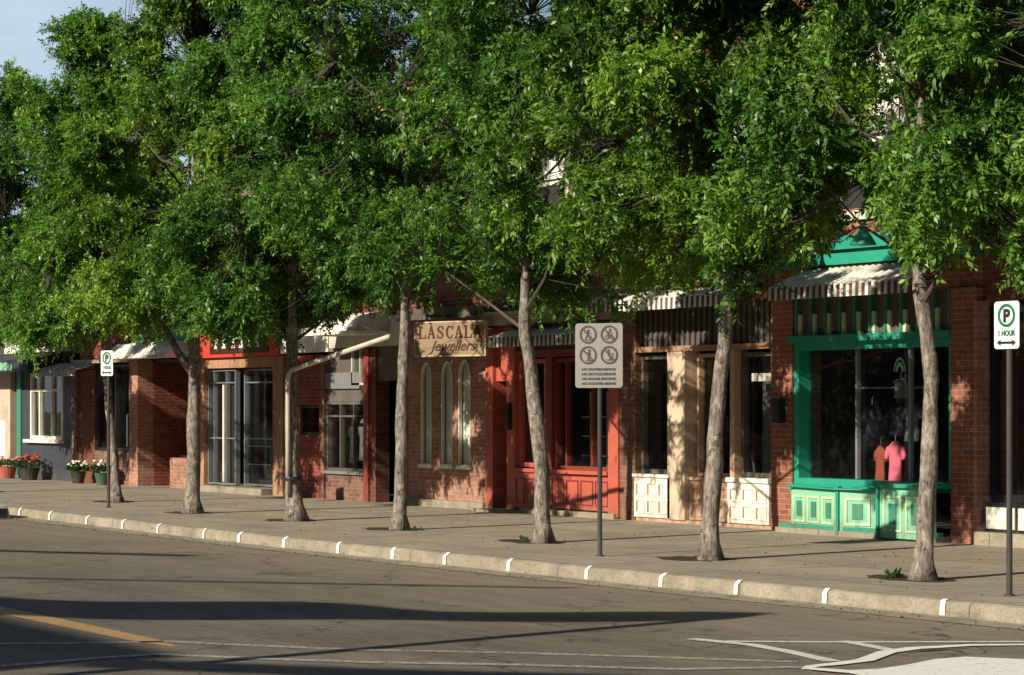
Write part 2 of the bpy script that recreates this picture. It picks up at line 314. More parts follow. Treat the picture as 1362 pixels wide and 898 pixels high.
# kerb: rounded nose, slightly uneven
prof = [(-.34, -.139), (-.02, -.132), (0, -.12), (.008, -.03), (.03, -.008), (.06, .004), (.17, .004), (.17, -.1)]
kv = []; kf = []; m_ = len(prof)
for i, x in enumerate(xs):
    j = rnd.uniform(-.006, .006); jz = rnd.uniform(-.003, .003)
    kv += [(x, kerb_y(x) + py + j, pz + (jz if pz > -.1 else 0)) for py, pz in prof]
for i in range(n-1):
    for k in range(m_-1): kf.append((i*m_+k, (i+1)*m_+k, (i+1)*m_+k+1, i*m_+k+1))
kerb = MB().add(kv, kf).build('kerb', 'kerb_stone', kind='structure')
for x in [-37.65, -36.2, -34.5, -33.0, -31.6, -30.0, -28.85, -27.5, -26.07, -24.74, -23.53, -22.22, -20.74, -19.45, -18.28, -17.03, -15.53, -39.1, -40.5, -42.0, -43.4]:
    mb = MB(); wv = rnd.uniform(.026, .040); sk = rnd.uniform(-.02, .02)
    P = [(-.012, -.125), (-.004, -.03), (.022, -.002), (.045, .0105), (.065, .011)]
    vs = [(x-wv+sk*(i < 2), kerb_y(x)+a, b) for i, (a, b) in enumerate(P)] + [(x+wv+sk*(i < 2), kerb_y(x)+a, b) for i, (a, b) in enumerate(P)]
    mb.add(vs, [(i, 5+i, 6+i, i+1) for i in range(4)]).build('paint_mark', 'paint_white', kerb)
# road markings (sheets 4 mm above the asphalt)
ZR = -.141
def ribbon(pts, wd, mat, name='road_marking', z=ZR):
    mb = MB(); L_, R_ = [], []
    for i, p in enumerate(pts):
        a, b = pts[max(i-1, 0)], pts[min(i+1, len(pts)-1)]; dx, dy = b[0]-a[0], b[1]-a[1]; l = math.hypot(dx, dy) or 1
        ww = wd[i] if hasattr(wd, '__len__') else wd
        L_.append((p[0]-dy/l*ww/2, p[1]+dx/l*ww/2, z)); R_.append((p[0]+dy/l*ww/2, p[1]-dx/l*ww/2, z))
    k = len(pts); mb.add(L_ + R_, [(k+i, k+i+1, i+1, i) for i in range(k-1)]); return mb.build(name, mat, kind='structure')
ribbon([(-70, 7.9), (-20.5, 7.64), (-17.3, 7.60), (-16.7, 7.58)], [.27, .27, .22, .05], 'paint_yellow')
def gp(px, py, h=1.81):      # measured point on the road -> street coordinates
    s_ = 3200*h/(py-541); a_ = (px-681)/3200
    return (s_*(a_*math.sin(TH)-math.cos(TH)), s_*(a_*math.cos(TH)+math.sin(TH)))
ribbon([gp(-30, 856), gp(100, 855), gp(230, 853), (gp(330, 858)), gp(480, 864), gp(681, 868), gp(850, 873), gp(1060, 880)], .12, 'paint_white_worn')
ribbon([gp(0, 886), gp(120, 876), gp(210, 870), gp(340, 876), gp(500, 881), gp(681, 884), gp(900, 890), gp(1075, 887)], .14, 'paint_white_worn', z=ZR+.002)
ribbon([gp(920, 850), gp(1000, 858), gp(1050, 867), gp(1108, 880)], .13, 'paint_white_mid', z=ZR+.004)
ribbon([gp(965, 853), gp(1100, 854), gp(1362, 853.5), gp(1500, 853)], .10, 'paint_white_mid', z=ZR+.002)
ribbon([gp(1120, 853), gp(1150, 858), gp(1185, 865)], .12, 'paint_white_mid', z=ZR+.004)
# white painted low concrete traffic island, its nose just inside the frame
isl = [gp(1070, 889, 1.8), gp(1080, 885, 1.8), gp(1110, 882, 1.8), gp(1150, 877, 1.8), gp(1180, 866, 1.8), gp(1215, 861, 1.8), gp(1290, 857, 1.8), gp(1400, 856, 1.8), gp(1600, 853, 1.8)]
ribbon(isl, [.05, .1, .13, .14, .14, .15, .12, .11, .11], 'paint_white', z=ZR+.006)
ribbon([gp(1205, 866, 1.8), gp(1240, 863, 1.8), gp(1285, 860, 1.8)], [.02, .07, .02], 'soil', name='tar_patch', z=ZR+.008)
edge = [(1075, 889), (1130, 893), (1170, 891), (1205, 886), (1245, 878), (1285, 875), (1330, 877), (1400, 880), (1500, 884)]
E1 = [gp(a, b) for a, b in edge]; E2 = [gp(a, b) for a, b in [(1075, 892), (1130, 897), (1170, 905), (1205, 915), (1245, 925), (1285, 935), (1330, 940), (1400, 945), (1500, 950)]]
k = len(E1); MB().add([(*p, ZR+.010) for p in E1] + [(*p, ZR+.010) for p in E2], [(k+i, k+i+1, i+1, i) for i in range(k-1)]).build('road_marking', 'paint_white', kind='structure')

# ------------------------------------------------------------ shop fronts
Y0 = 20.5
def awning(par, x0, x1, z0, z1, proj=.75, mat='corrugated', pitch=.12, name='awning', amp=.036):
    """corrugated sheet sloping down and outwards with a scalloped front drop"""
    nx = int((x1-x0)/pitch*8); vs = []; 
    rows = [(Y0-.01, z1, 0), (Y0-proj, z0+.15, 0), (Y0-proj-.004, z0, 1)]
    for y, z, s in rows:
        for i in range(nx+1):
            x = x0+(x1-x0)*i/nx; c = math.cos(2*math.pi*x/pitch)
            vs.append((x, y - amp*.75*c, z + (0 if s else amp*.6*c)))
    fs = [(r*(nx+1)+i, (r+1)*(nx+1)+i, (r+1)*(nx+1)+i+1, r*(nx+1)+i+1) for r in range(2) for i in range(nx)]
    a = MB().add(vs, fs).build(name, mat, par, smooth=True)
    b = MB()
    for x in (x0+.03, x1-.03): b.tube([(x, Y0, z1-.12), (x, Y0-proj+.03, z0+.06)], .012, 6)
    b.box(x0, x1, Y0-proj+.02, Y0-proj+.05, z0+.03, z0+.055).build('awning_frame', 'black', a)
    return a
def window(par, x0, x1, z0, z1, y=20.62, mat='alu', fw=.05, mull=(), trans=(), gl='glass', name='window', depth=.08):
    f = MB(); f.box(x0, x0+fw, y-depth, y+.02, z0, z1); f.box(x1-fw, x1, y-depth, y+.02, z0, z1)
    f.box(x0+fw, x1-fw, y-depth, y+.02, z0, z0+fw); f.box(x0+fw, x1-fw, y-depth, y+.02, z1-fw, z1)
    for mx_ in mull: f.box(mx_-fw*.35, mx_+fw*.35, y-depth+.01, y+.015, z0+fw, z1-fw)
    xx = [x0+fw] + [q for m0 in sorted(mull) for q in (m0-fw*.35, m0+fw*.35)] + [x1-fw]
    for tz in trans:
        for i in range(0, len(xx), 2): f.box(xx[i], xx[i+1], y-depth+.015, y+.012, tz-fw*.35, tz+fw*.35)
    fr = f.build(name, mat, par)
    MB().box(x0+fw*.5, x1-fw*.5, y-.012, y-.004, z0+fw*.5, z1-fw*.5).build('pane', gl, fr)
    return fr
def panels(par, a, b, z0, z1, n, mat_body, mat_rim, mat_in=None, name='stall_riser', rows=1, gap=.06, rim=.028, fieldmat=None):
    """panelled riser below a shop window, following the plan line a-b"""
    body = MB().seg(a, b, 0, .12, z0, z1).build(name, mat_body, par)
    L_ = math.hypot(b[0]-a[0], b[1]-a[1]); ux, uy = (b[0]-a[0])/L_, (b[1]-a[1])/L_
    at = lambda u: (a[0]+ux*u, a[1]+uy*u)
    r = MB(); pw = (L_-gap*(n+1))/n; ph = (z1-z0-gap*(rows+1)-.04)/rows
    for i in range(n):
        for k in range(rows):
            u0 = gap+i*(pw+gap); zz = z0+gap+k*(ph+gap)+.01
            r.seg(at(u0), at(u0+pw), -.014, 0, zz, zz+rim); r.seg(at(u0), at(u0+pw), -.014, 0, zz+ph-rim, zz+ph)
            r.seg(at(u0), at(u0+rim), -.014, 0, zz+rim, zz+ph-rim); r.seg(at(u0+pw-rim), at(u0+pw), -.014, 0, zz+rim, zz+ph-rim)
            if mat_in: 
                MB().seg(at(u0+pw*.3), at(u0+pw*.7), -.010, -.002, zz+ph*.22, zz+ph*.78).build('raised_panel', mat_in, body)
    r.build('panel_moulding', mat_rim, body)
    return body
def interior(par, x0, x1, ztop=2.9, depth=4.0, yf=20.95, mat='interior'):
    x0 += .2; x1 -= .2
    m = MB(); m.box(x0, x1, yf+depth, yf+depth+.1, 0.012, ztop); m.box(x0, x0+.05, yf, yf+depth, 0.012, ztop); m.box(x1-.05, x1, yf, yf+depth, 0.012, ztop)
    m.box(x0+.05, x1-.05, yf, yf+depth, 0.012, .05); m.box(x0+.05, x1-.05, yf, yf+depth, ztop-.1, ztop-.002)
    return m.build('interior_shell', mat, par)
def upper(par, x0, x1, z0, z1, mat='brick_red', roofmat='roof_tar', cornice='tile_brown'):
    w_ = MB().box(x0, x1, Y0, Y0+.35, z0, z1)
    w_.box(x0, x0+.25, Y0+.35, 30, 0.01, z1); w_.box(x1-.25, x1, Y0+.35, 30, 0.01, z1); w_.box(x0+.25, x1-.25, 29.7, 30, 0.01, z1)
    wl = w_.build('wall', mat, par)
    r = MB().box(x0+.25, x1-.25, Y0+.35, 29.7, z1-.5, z1-.4).build('roof', roofmat, par)
    MB().box(x0-.0, x1+.0, Y0-.12, Y0-.003, z1-.28, z1-.06).box(x0, x1, Y0-.06, Y0-.003, z1-.40, z1-.283).box(x0, x1, Y0-.04, Y0+.38, z1+.002, z1+.05).build('cornice', cornice, par)
    return wl
def upstairs_window(par, xc, z0, w_=1.0, h=1.5, surround='white'):
    f = MB(); y = Y0-.05
    f.box(xc-w_/2-.16, xc+w_/2+.16, Y0-.07, Y0-.004, z0-.16, z0-.04); f.box(xc-w_/2-.14, xc+w_/2+.14, Y0-.05, Y0-.004, z0+h+.02, z0+h+.3)
    f.box(xc-w_/2-.09, xc-w_/2, Y0-.035, Y0-.004, z0-.04, z0+h+.02); f.box(xc+w_/2, xc+w_/2+.09, Y0-.035, Y0-.004, z0-.04, z0+h+.02)
    f.box(xc-w_/2, xc+w_/2, Y0-.03, Y0-.01, z0+h*.5-.03, z0+h*.5+.03)
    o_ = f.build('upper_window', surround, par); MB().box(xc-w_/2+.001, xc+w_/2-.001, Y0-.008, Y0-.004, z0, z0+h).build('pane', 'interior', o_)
    MB().box(xc-w_/2+.05, xc+w_/2-.05, Y0-.016, Y0-.0085, z0+h*.55, z0+h-.02).build('blind', 'curtain', o_)
def door(par, x0, x1, z1, y, mat, z0=.06, glassy=True, fw=.09, handle='alu'):
    d = MB(); d.box(x0, x0+fw, y, y+.05, z0, z1); d.box(x1-fw, x1, y, y+.05, z0, z1); d.box(x0+fw, x1-fw, y, y+.05, z1-fw, z1); d.box(x0+fw, x1-fw, y, y+.05, z0, z0+.32)
    o_ = d.build('door', mat, par)
    MB().box(x0+fw-.01, x1-fw+.01, y+.02, y+.028, z0+.31, z1-fw+.01).build('pane', 'glass', o_)
    MB().box(x0+fw*.3, x0+fw*.6, y-.05, y-.03, .95, 1.25).box(x0+fw*.3, x0+fw*.6, y-.03, y-.001, .95, .98).box(x0+fw*.3, x0+fw*.6, y-.03, y-.001, 1.22, 1.25).build('handle', handle, o_)
    return o_
def gooseneck(par, x, z, mat='green', sc_=1.0):
    l = MB().tube([(x, Y0-.01, z), (x, Y0-.3, z+.18), (x, Y0-.62, z+.16), (x, Y0-.80, z-.02)], .018*sc_, 8)
    l.lathe((x, Y0-.012, z), [(.05, -.05), (.05, .05)], 10)
    o_ = l.build('lamp_arm', mat, par, smooth=True)
    MB().lathe((x, Y0-.80, z-.27*sc_), [(.17*sc_, 0), (.155*sc_, .03), (.10*sc_, .12), (.045*sc_, .20), (.03*sc_, .27*sc_)], 18).build('lamp_shade', mat, o_, smooth=True)
    MB().lathe((x, Y0-.80, z-.285*sc_), [(.04, 0), (.05, .02), (.03, .05)], 10).build('bulb', 'white', o_)

# --- green shop -------------------------------------------------------------
G = thing('shop_building', 'brick shop with bright green window frame, green panels and striped awning, pink dress in window', 'shop', (-23.65, Y0, 0))
upper(G, -25.68, -21.62, 3.13, 7.6, 'brick_red')
bx('pier', 'brick_red', G, -25.68, -25.22, Y0-.04, Y0+.45, 0, 3.13); bx('pier', 'brick_red', G, -22.08, -21.62, Y0-.10, Y0+.45, 0, 3.13)
bx('plinth', 'kerb_stone', G, -25.215, -22.085, Y0-.34, Y0+.45, 0, .07)
interior(G, -25.6, -21.7, 3.1)
gw = window(G, -25.21, -22.10, .62, 2.52, 20.68, 'green', .10, depth=.2)
bx('mullion', 'alu', G, -24.10, -24.06, 20.60, 20.66, .73, 2.42)
bx('sill', 'green', G, -25.21, -23.12, 20.36, 20.475, .585, .635)
bx('mullion', 'alu', G, -23.02, -22.97, 20.55, 20.60, .73, 2.42)
sillp = MB().prism([(-25.21, 20.36, .60), (-23.95, 20.10, .60), (-23.10, 20.47, .60), (-22.10, 20.47, .60), (-22.10, 20.66, .60), (-25.21, 20.66, .60)], (0, 0, .018)).build('window_ledge', 'green', G)
panels(G, (-25.20, 20.42), (-23.96, 20.18), .06, .60, 3, 'green_pale', 'green_cream', 'green_mid', gap=.07, rim=.03)
panels(G, (-23.92, 20.18), (-23.12, 20.62), .06, .60, 2, 'green_pale', 'green_cream', 'green_mid', gap=.07, rim=.035)
bx('corner_post', 'green', G, -23.965, -23.915, 20.15, 20.22, .02, .64)
panels(G, (-23.02, 20.08), (-22.12, 20.08), .03, .66, 2, 'green_pale', 'green_cream', 'green_mid', gap=.07, rim=.03)
bx('corner_post', 'green', G, -23.07, -23.022, 20.05, 20.20, .02, .70)
bx('panel_cap', 'green', G, -23.09, -22.09, 20.02, 20.45, .662, .71); bx('kick_rail', 'green', G, -25.2, -22.1, 20.20, 20.30, .045, .12)
bx('beam', 'green', G, -25.215, -22.085, Y0-.13, Y0+.25, 2.522, 2.61)
tr = bx('transom', 'dark_board', G, -25.215, -22.085, Y0+.02, Y0+.10, 2.612, 3.128)
for i in range(11):
    x = -25.15 + i*.297
    if x > -22.1: break
    MB().box(x-.022, x+.022, Y0-.04, Y0+.018, 2.613, 3.12).build('transom_bar', 'green_mid', tr)
    MB().box(x+.024, x+.085, Y0-.02, Y0+.018, 2.613, 2.90).build('transom_light', 'green_cream', tr)
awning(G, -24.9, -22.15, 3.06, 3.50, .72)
MB().box(-25.66, -21.64, Y0-.16, Y0-.005, 3.52, 3.70).box(-25.66, -21.64, Y0-.24, Y0-.005, 3.705, 3.88).build('fascia', 'green', G)
gooseneck(G, -22.9, 3.95); gooseneck(G, -24.35, 3.95)
upstairs_window(G, -23.65, 4.25, 1.15, 1.7); upstairs_window(G, -25.1, 4.25, .5, 1.7)
# window sticker: a pale and green arch
st = MB()
for r0, r1 in ((.055, .10), (.125, .15)):
    q = 14; P = [(-23.3 + r*math.cos(math.pi*i/q)*.75, 20.655, 2.12 + r*math.sin(math.pi*i/q)*1.2) for r in (r0,) for i in range(q+1)] + [(-23.3 + r1*math.cos(math.pi*i/q)*.75, 20.655, 2.12 + r1*math.sin(math.pi*i/q)*1.2) for i in range(q, -1, -1)]
    st.prism(P, (0, .003, 0))
st.build('window_sticker', 'green_pale', gw)
def clothing(x, y, z0, w_, h, mat, name, label, cat, seed=0, hanger=True):
    rr = random.Random(seed); t_ = MB(); n_ = 22; prof_ = [(0, .92), (.25, .80), (.5, .72), (.72, .80), (.82, 1.02), (.9, .78), (1, .30)]
    rings = []
    for u, k_ in prof_:
        rings.append([(x + w_/2*k_*math.cos(2*math.pi*i/n_)*(1+.10*math.sin(5*i+seed)*(1-u)), y + w_/4*k_*math.sin(2*math.pi*i/n_)*(1+.25*math.sin(7*i+seed)*(1-u)), z0+h*u) for i in range(n_)])
    vs = [p for r_ in rings for p in r_]; fs = [(r_*n_+i, r_*n_+(i+1) % n_, (r_+1)*n_+(i+1) % n_, (r_+1)*n_+i) for r_ in range(len(rings)-1) for i in range(n_)]
    t_.add(vs, fs + [tuple(range(n_))[::-1], tuple((len(rings)-1)*n_+i for i in range(n_))])
    r0 = thing(name, label, cat, (x, y, z0)); t_.build('garment', mat, r0, smooth=True)
    MB().tube([(x, y, z0+h-.02), (x, y, z0+h+.08), (x+.03, y, z0+h+.11)], .006, 6).build('hook', 'alu', r0)
    if h > .3:
        for s in (-1, 1): MB().tube([(x+s*w_*.40, y, z0+h*.86), (x+s*w_*.56, y, z0+h*.68), (x+s*w_*.52, y-.01, z0+h*.60)], [w_*.13, w_*.11, w_*.10], 8).build('sleeve', mat, r0, smooth=True)
    return r0
clothing(-23.60, 20.85, .64, .30, .58, 'pink_cloth', 'dress', 'bright pink dress hanging low in the window of the green shop', 'dress', 3)
clothing(-24.0, 20.95, .64, .22, .52, 'orange_cloth', 'dress', 'orange red dress hanging half behind the pink dress', 'dress', 5)
for i, (dx, z_, h_, m_, lb) in enumerate([(-.05, 1.28, .42, 'blue_cloth', 'dark blue shirt hanging above the pink dress'), (.25, 1.22, .5, 'interior_item', 'dark grey top hanging right of the pink dress'), (-.55, 1.15, .55, 'blue_cloth', 'dark navy shirt hanging left above the orange dress'), (.02, 1.78, .26, 'grey_cloth', 'small grey top hanging highest beneath the arch sticker')]):
    clothing(-23.85+dx, 21.15, z_, .3, h_, m_, 'shirt', lb, 'shirt', 11+i)
rk = thing('clothes_rail', 'metal clothes rail standing inside the green shop window', 'clothes rail', (-23.9, 21.2, .05))
MB().tube([(-24.7, 21.15, 1.92), (-23.2, 21.15, 1.92)], .012, 8).build('bar', 'alu', rk)
for x in (-24.7, -23.2): MB().tube([(x, 21.15, .05), (x, 21.15, 1.92)], .014, 8).build('leg', 'alu', rk)

# --- rightmost shop -----------------------------------------------------------
J = thing('shop_building', 'dark fronted shop at the far right with white panels under black window frame', 'shop', (-18.5, Y0, 0))
upper(J, -21.615, -15.2, 2.95, 7.9, 'brick_dark')
bx('pier', 'brick_pink', J, -21.615, -21.55, Y0-.16, Y0+.4, 0, 2.95); bx('plinth', 'kerb_stone', J, -21.548, -15.2, Y0-.22, Y0+.4, 0, .16)
interior(J, -21.5, -15.3, 2.93)
window(J, -21.545, -15.3, .52, 2.9, 20.62, 'black', .09, mull=(-20.95, -19.3, -17.4))
bx('stall_riser', 'black', J, -21.545, -15.3, Y0-.08, Y0+.2, .162, .518)
MB().box(-21.46, -20.98, Y0-.10, Y0-.083, .2, .46).box(-20.92, -20.2, Y0-.10, Y0-.083, .2, .46).box(-20.14, -19.4, Y0-.10, Y0-.083, .2, .46).build('riser_panel', 'white', J)
upstairs_window(J, -20.2, 4.4, 1.1, 1.6); upstairs_window(J, -17.5, 4.4, 1.1, 1.6)
cu = thing('stool', 'orange cushioned stool inside the dark shop window', 'stool', (-21.0, 21.2, .05))
MB().lathe((-21.0, 21.2, .62), [(.20, 0), (.22, .06), (.18, .14), (.03, .16)], 18).build('seat', 'orange_cloth', cu, smooth=True)
for a_ in range(4): MB().tube([(-21.0+.17*math.cos(a_*1.57+.78), 21.2+.17*math.sin(a_*1.57+.78), .05), (-21.0+.1*math.cos(a_*1.57+.78), 21.2+.1*math.sin(a_*1.57+.78), .63)], .016, 6).build('leg', 'alu', cu)
clothing(-20.75, 21.3, .9, .3, .6, 'grey_cloth', 'shirt', 'grey top hanging inside the dark shop at the right edge', 'shirt', 21)

# --- white panelled shop -------------------------------------------------------
H = thing('shop_building', 'brick shop with cream pillar, white panelled risers and long corrugated awning', 'shop', (-27.4, Y0, 0))
upper(H, -29.25, -25.685, 3.13, 7.6, 'brick_dark')
bx('pier', 'brick_brown', H, -29.25, -28.86, Y0-.04, Y0+.45, 0, 3.13)
bx('plinth', 'peach', H, -28.855, -25.69, Y0-.03, Y0+.4, 0, .05)
interior(H, -29.2, -25.75, 3.1)
window(H, -28.85, -28.04, .70, 2.42, 20.64, 'dark_board', .06, mull=())
bx('pillar', 'cream', H, -28.035, -27.62, Y0-.06, Y0+.22, .05, 2.46)
window(H, -27.56, -26.62, .68, 2.42, 20.70, 'peach', .05)
bx('pillar', 'peach', H, -26.60, -26.50, Y0-.03, Y0+.2, .05, 2.46)
window(H, -26.49, -25.70, .70, 2.42, 20.66, 'dark_board', .06)
panels(H, (-28.86, Y0-.06), (-27.98, Y0-.06), .06, .64, 3, 'white', 'white', name='stall_riser', rows=2, gap=.045, rim=.02)
panels(H, (-27.61, Y0+.02), (-26.64, Y0+.02), .06, .62, 3, 'peach', 'cream', name='stall_riser', rows=2, gap=.05, rim=.02)
panels(H, (-26.62, Y0-.06), (-25.70, Y0-.06), .06, .62, 3, 'white', 'white', name='stall_riser', rows=2, gap=.045, rim=.02)
for x0, x1 in ((-28.86, -27.98), (-26.62, -25.70)):     # dark recessed panels between the mouldings
    n_ = 3; gp_ = .045; pw = (x1-x0-gp_*4)/3
    for i in range(3):
        for k_ in range(2):
            u0 = x0+gp_+i*(pw+gp_)+.022; ph = (.58-gp_*3-.04)/2; zz = .06+gp_+k_*(ph+gp_)+.01+.022
            MB().box(u0, u0+.02, Y0-.068, Y0-.0605, zz, zz+ph-.044).build('panel_groove', 'tile_brown', H)
bx('sill', 'white', H, -28.87, -27.97, Y0-.09, Y0+.10, .645, .69); bx('sill', 'peach', H, -27.61, -26.63, Y0-.02, Y0+.15, .625, .67); bx('sill', 'white', H, -26.63, -25.69, Y0-.09, Y0+.10, .625, .69)
bx('lintel', 'tile_brown', H, -28.855, -25.69, Y0-.07, Y0+.2, 2.462, 2.54)
tr = bx('transom', 'dark_board', H, -28.855, -25.69, Y0+.03, Y0+.1, 2.542, 3.128)
b_ = MB()
for i in range(24): b_.box(-28.80+i*.13, -28.755+i*.13, Y0-.01, Y0+.028, 2.545, 3.12)
b_.build('transom_battens', 'dark_board', tr)
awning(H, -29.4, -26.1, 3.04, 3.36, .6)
MB().box(-29.2, -25.7, Y0-.20, Y0-.005, 3.37, 3.43).box(-29.2, -25.7, Y0-.12, Y0-.005, 3.435, 3.56).build('cornice_moulding', 'tile_brown', H)
upstairs_window(H, -28.1, 4.35, .9, 1.5); upstairs_window(H, -26.6, 4.35, .9, 1.5)
wsg = MB().box(-26.28, -25.85, 20.60, 20.61, 2.02, 2.13).build('window_notice', 'white_dirty', H)

bx('wall_box', 'black', H, -25.52, -25.36, Y0-.16, Y0-.045, 1.45, 1.78)
# curtains and furniture behind the panes
for x0, x1 in ((-26.42, -26.1), (-25.98, -25.76)):
    c_ = MB(); n_ = 24; c_.add([(x0+(x1-x0)*i/n_, 20.9+.025*math.sin(i*1.7), z) for z in (.7, 2.4) for i in range(n_+1)], [(i, i+1, n_+2+i, n_+1+i) for i in range(n_)])
    c_.build('curtain', 'interior_item', H, smooth=True)
chair = thing('chair', 'white framed round back chair seen inside the middle window behind cream pillar', 'chair', (-27.2, 21.2, .05))
MB().tube([(-27.2+.22*math.cos(a_/8*math.pi), 21.2, .72+.32*math.sin(a_/8*math.pi)) for a_ in range(9)], .018, 6).build('backrest', 'white_dirty', chair)
MB().lathe((-27.2, 21.4, .46), [(.22, 0), (.23, .03), (.2, .06)], 16).build('seat', 'grey_cloth', chair)
for s in (-1, 1):
    MB().tube([(-27.2+.2*s, 21.2, .05), (-27.2+.22*s, 21.2, .74)], .016, 6).build('leg', 'white_dirty', chair); MB().tube([(-27.2+.18*s, 21.55, .05), (-27.2+.17*s, 21.55, .46)], .016, 6).build('leg', 'white_dirty', chair)

# --- red shop --------------------------------------------------------------------
S = thing('shop_building', 'shop with orange red painted door surround, pillars and panelled riser, left of the brick pier', 'shop', (-31.1, Y0, 0))
upper(S, -33.02, -29.255, 2.95, 7.6, 'brick_brown')
interior(S, -32.9, -29.3, 2.9)
bx('pilaster', 'red_orange', S, -33.02, -32.80, Y0-.05, Y0+.3, .03, 2.94); bx('pilaster', 'red_orange', S, -32.38, -32.15, Y0-.05, Y0+.3, .03, 2.94)
bx('pilaster', 'red_orange', S, -29.52, -29.256, Y0-.07, Y0+.3, .03, 2.94); bx('pilaster', 'red_deep', S, -31.32, -31.16, Y0, Y0+.25, .68, 2.44)
bx('door_header', 'red_orange', S, -32.798, -32.382, Y0+.02, Y0+.3, 2.08, 2.94)
door(S, -32.79, -32.39, 2.07, Y0+.35, 'red_deep'); bx('doorstep', 'kerb_stone', S, -32.85, -31.9, Y0-.42, Y0+.5, 0, .04)
window(S, -32.14, -31.33, .72, 2.42, 20.60, 'red_orange', .07); window(S, -31.15, -29.53, .70, 2.42, 20.64, 'red_deep', .06, mull=(-30.85, -30.15))
panels(S, (-32.145, Y0-.06), (-31.17, Y0-.06), .08, .64, 3, 'red_orange', 'red_deep', name='stall_riser', gap=.06, rim=.018)
panels(S, (-31.165, Y0-.02), (-29.525, Y0-.02), .10, .64, 4, 'red_orange', 'red_deep', name='stall_riser', gap=.06, rim=.018)
bx('sill', 'red_orange', S, -32.147, -29.522, Y0-.10, Y0+.12, .645, .70); bx('lintel', 'red_deep', S, -32.14, -29.53, Y0-.04, Y0+.2, 2.445, 2.56)
bx('transom', 'dark_board', S, -32.14, -29.53, Y0+.0, Y0+.1, 2.562, 2.945); bx('plinth', 'kerb_stone', S, -31.9, -29.3, Y0-.12, Y0+.2, 0, .078)
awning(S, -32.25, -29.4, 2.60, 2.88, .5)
mbx = MB().box(-32.33, -32.22, Y0-.12, Y0-.052, 1.30, 1.72).build('mailbox', 'black', S)
MB().box(-33.02, -29.26, Y0-.14, Y0-.005, 2.97, 3.12).box(-33.02, -29.26, Y0-.2, Y0-.005, 3.125, 3.18).build('cornice_moulding', 'render_cream', S)
upstairs_window(S, -31.15, 4.45, .85, 1.35); upstairs_window(S, -29.9, 4.45, .6, 1.35)
for x in (-30.95, -30.5):      # white upright display stands
    d_ = thing('display_stand', 'narrow white upright display rack in the red shop window, %s' % ('nearer the left edge' if x < -30.7 else 'beside the middle mullion'), 'display stand', (x, 21.1, .05))
    MB().tube([(x, 21.1, .05), (x, 21.1, 1.9)], .02, 6).build('post', 'white_dirty', d_)
    for z_ in (.9, 1.2, 1.5): MB().box(x-.12, x+.12, 21.0, 21.2, z_, z_+.02).build('shelf', 'white_dirty', d_)
    MB().lathe((x, 21.1, .05), [(.15, 0), (.15, .02), (.03, .04)], 14).build('base', 'alu', d_)

# --- jeweller's shop ----------------------------------------------------------------
Jw = thing('shop_building', 'brown brick jewellers with three narrow arched windows below a tan sign', 'shop', (-34.3, Y0, 0))
# wall with three real arched openings
wins = [(-34.98, .175), (-34.30, .18), (-33.74, .19)]
mb = MB(); zs0, zs1 = .70, 2.12
edges = [-35.6] + [e for c, r in wins for e in (c-r, c+r)] + [-33.025]
for i in range(0, len(edges), 2): mb.box(edges[i], edges[i+1], Y0, Y0+.3, 0, 3.1)
for c, r in wins:
    mb.box(c-r, c+r, Y0, Y0+.3, 0, zs0)
    q = 10; arc = [(c+r*math.cos(math.pi*i/q), Y0, zs1+r*1.7*math.sin(math.pi*i/q)) for i in range(q+1)]
    for i in range(q):
        a_, b_ = arc[i], arc[i+1]; mb.add([(a_[0], Y0, a_[2]), (b_[0], Y0, b_[2]), (b_[0], Y0, 3.1), (a_[0], Y0, 3.1), (a_[0], Y0+.3, a_[2]), (b_[0], Y0+.3, b_[2]), (b_[0], Y0+.3, 3.1), (a_[0], Y0+.3, 3.1)], [(0,1,2,3),(7,6,5,4),(0,4,5,1),(3,2,6,7)])
mb.build('front_wall', 'brick_pink', Jw)
upper(Jw, -35.6, -33.025, 3.1, 7.4, 'brick_red')
interior(Jw, -35.55, -33.1, 3.0, 3, 21.0)
for k_, (c, r) in enumerate(wins):
    q = 12; out = [(c-r, .70), (c+r, .70)] + [(c+r*math.cos(math.pi*i/q), 2.12+r*1.7*math.sin(math.pi*i/q)) for i in range(q+1)]
    inn = [(c+(x-c)*.90, 1.5+(z-1.5)*.975) for x, z in out]
    f_ = MB(); m_ = len(out)
    vs = [(x, Y0-.012, z) for x, z in out] + [(x, Y0-.012, z) for x, z in inn] + [(x, Y0+.05, z) for x, z in out] + [(x, Y0+.05, z) for x, z in inn]
    fs = []
    for i in range(m_):
        j = (i+1) % m_; fs += [(i, j, m_+j, m_+i), (2*m_+i, 3*m_+i, 3*m_+j, 2*m_+j), (m_+i, m_+j, 3*m_+j, 3*m_+i)]
    wf = f_.add(vs, fs).build('arched_window', 'white', Jw)
    MB().prism([(x, Y0+.015, z) for x, z in inn], (0, .006, 0)).build('pane', 'glass', wf)
    cv = MB(); n_ = 20; cv.add([(c-r*.9+2*r*.9*i/n_, Y0+.075+.012*math.sin(i*1.9), z) for z in (.72, 2.42) for i in range(n_+1)], [(i, i+1, n_+2+i, n_+1+i) for i in range(n_)]); cv.build('curtain', 'curtain', wf, smooth=True)
    MB().box(c-r-.03, c+r+.03, Y0-.05, Y0-.002, .64, .70).build('sill', 'white', wf)
bx('plinth', 'kerb_stone', Jw, -35.6, -33.03, Y0-.1, Y0-.003, 0, .12)
bx('cornice_board', 'dark_board', Jw, -35.6, -33.03, Y0-.25, Y0-.003, 3.12, 3.3)
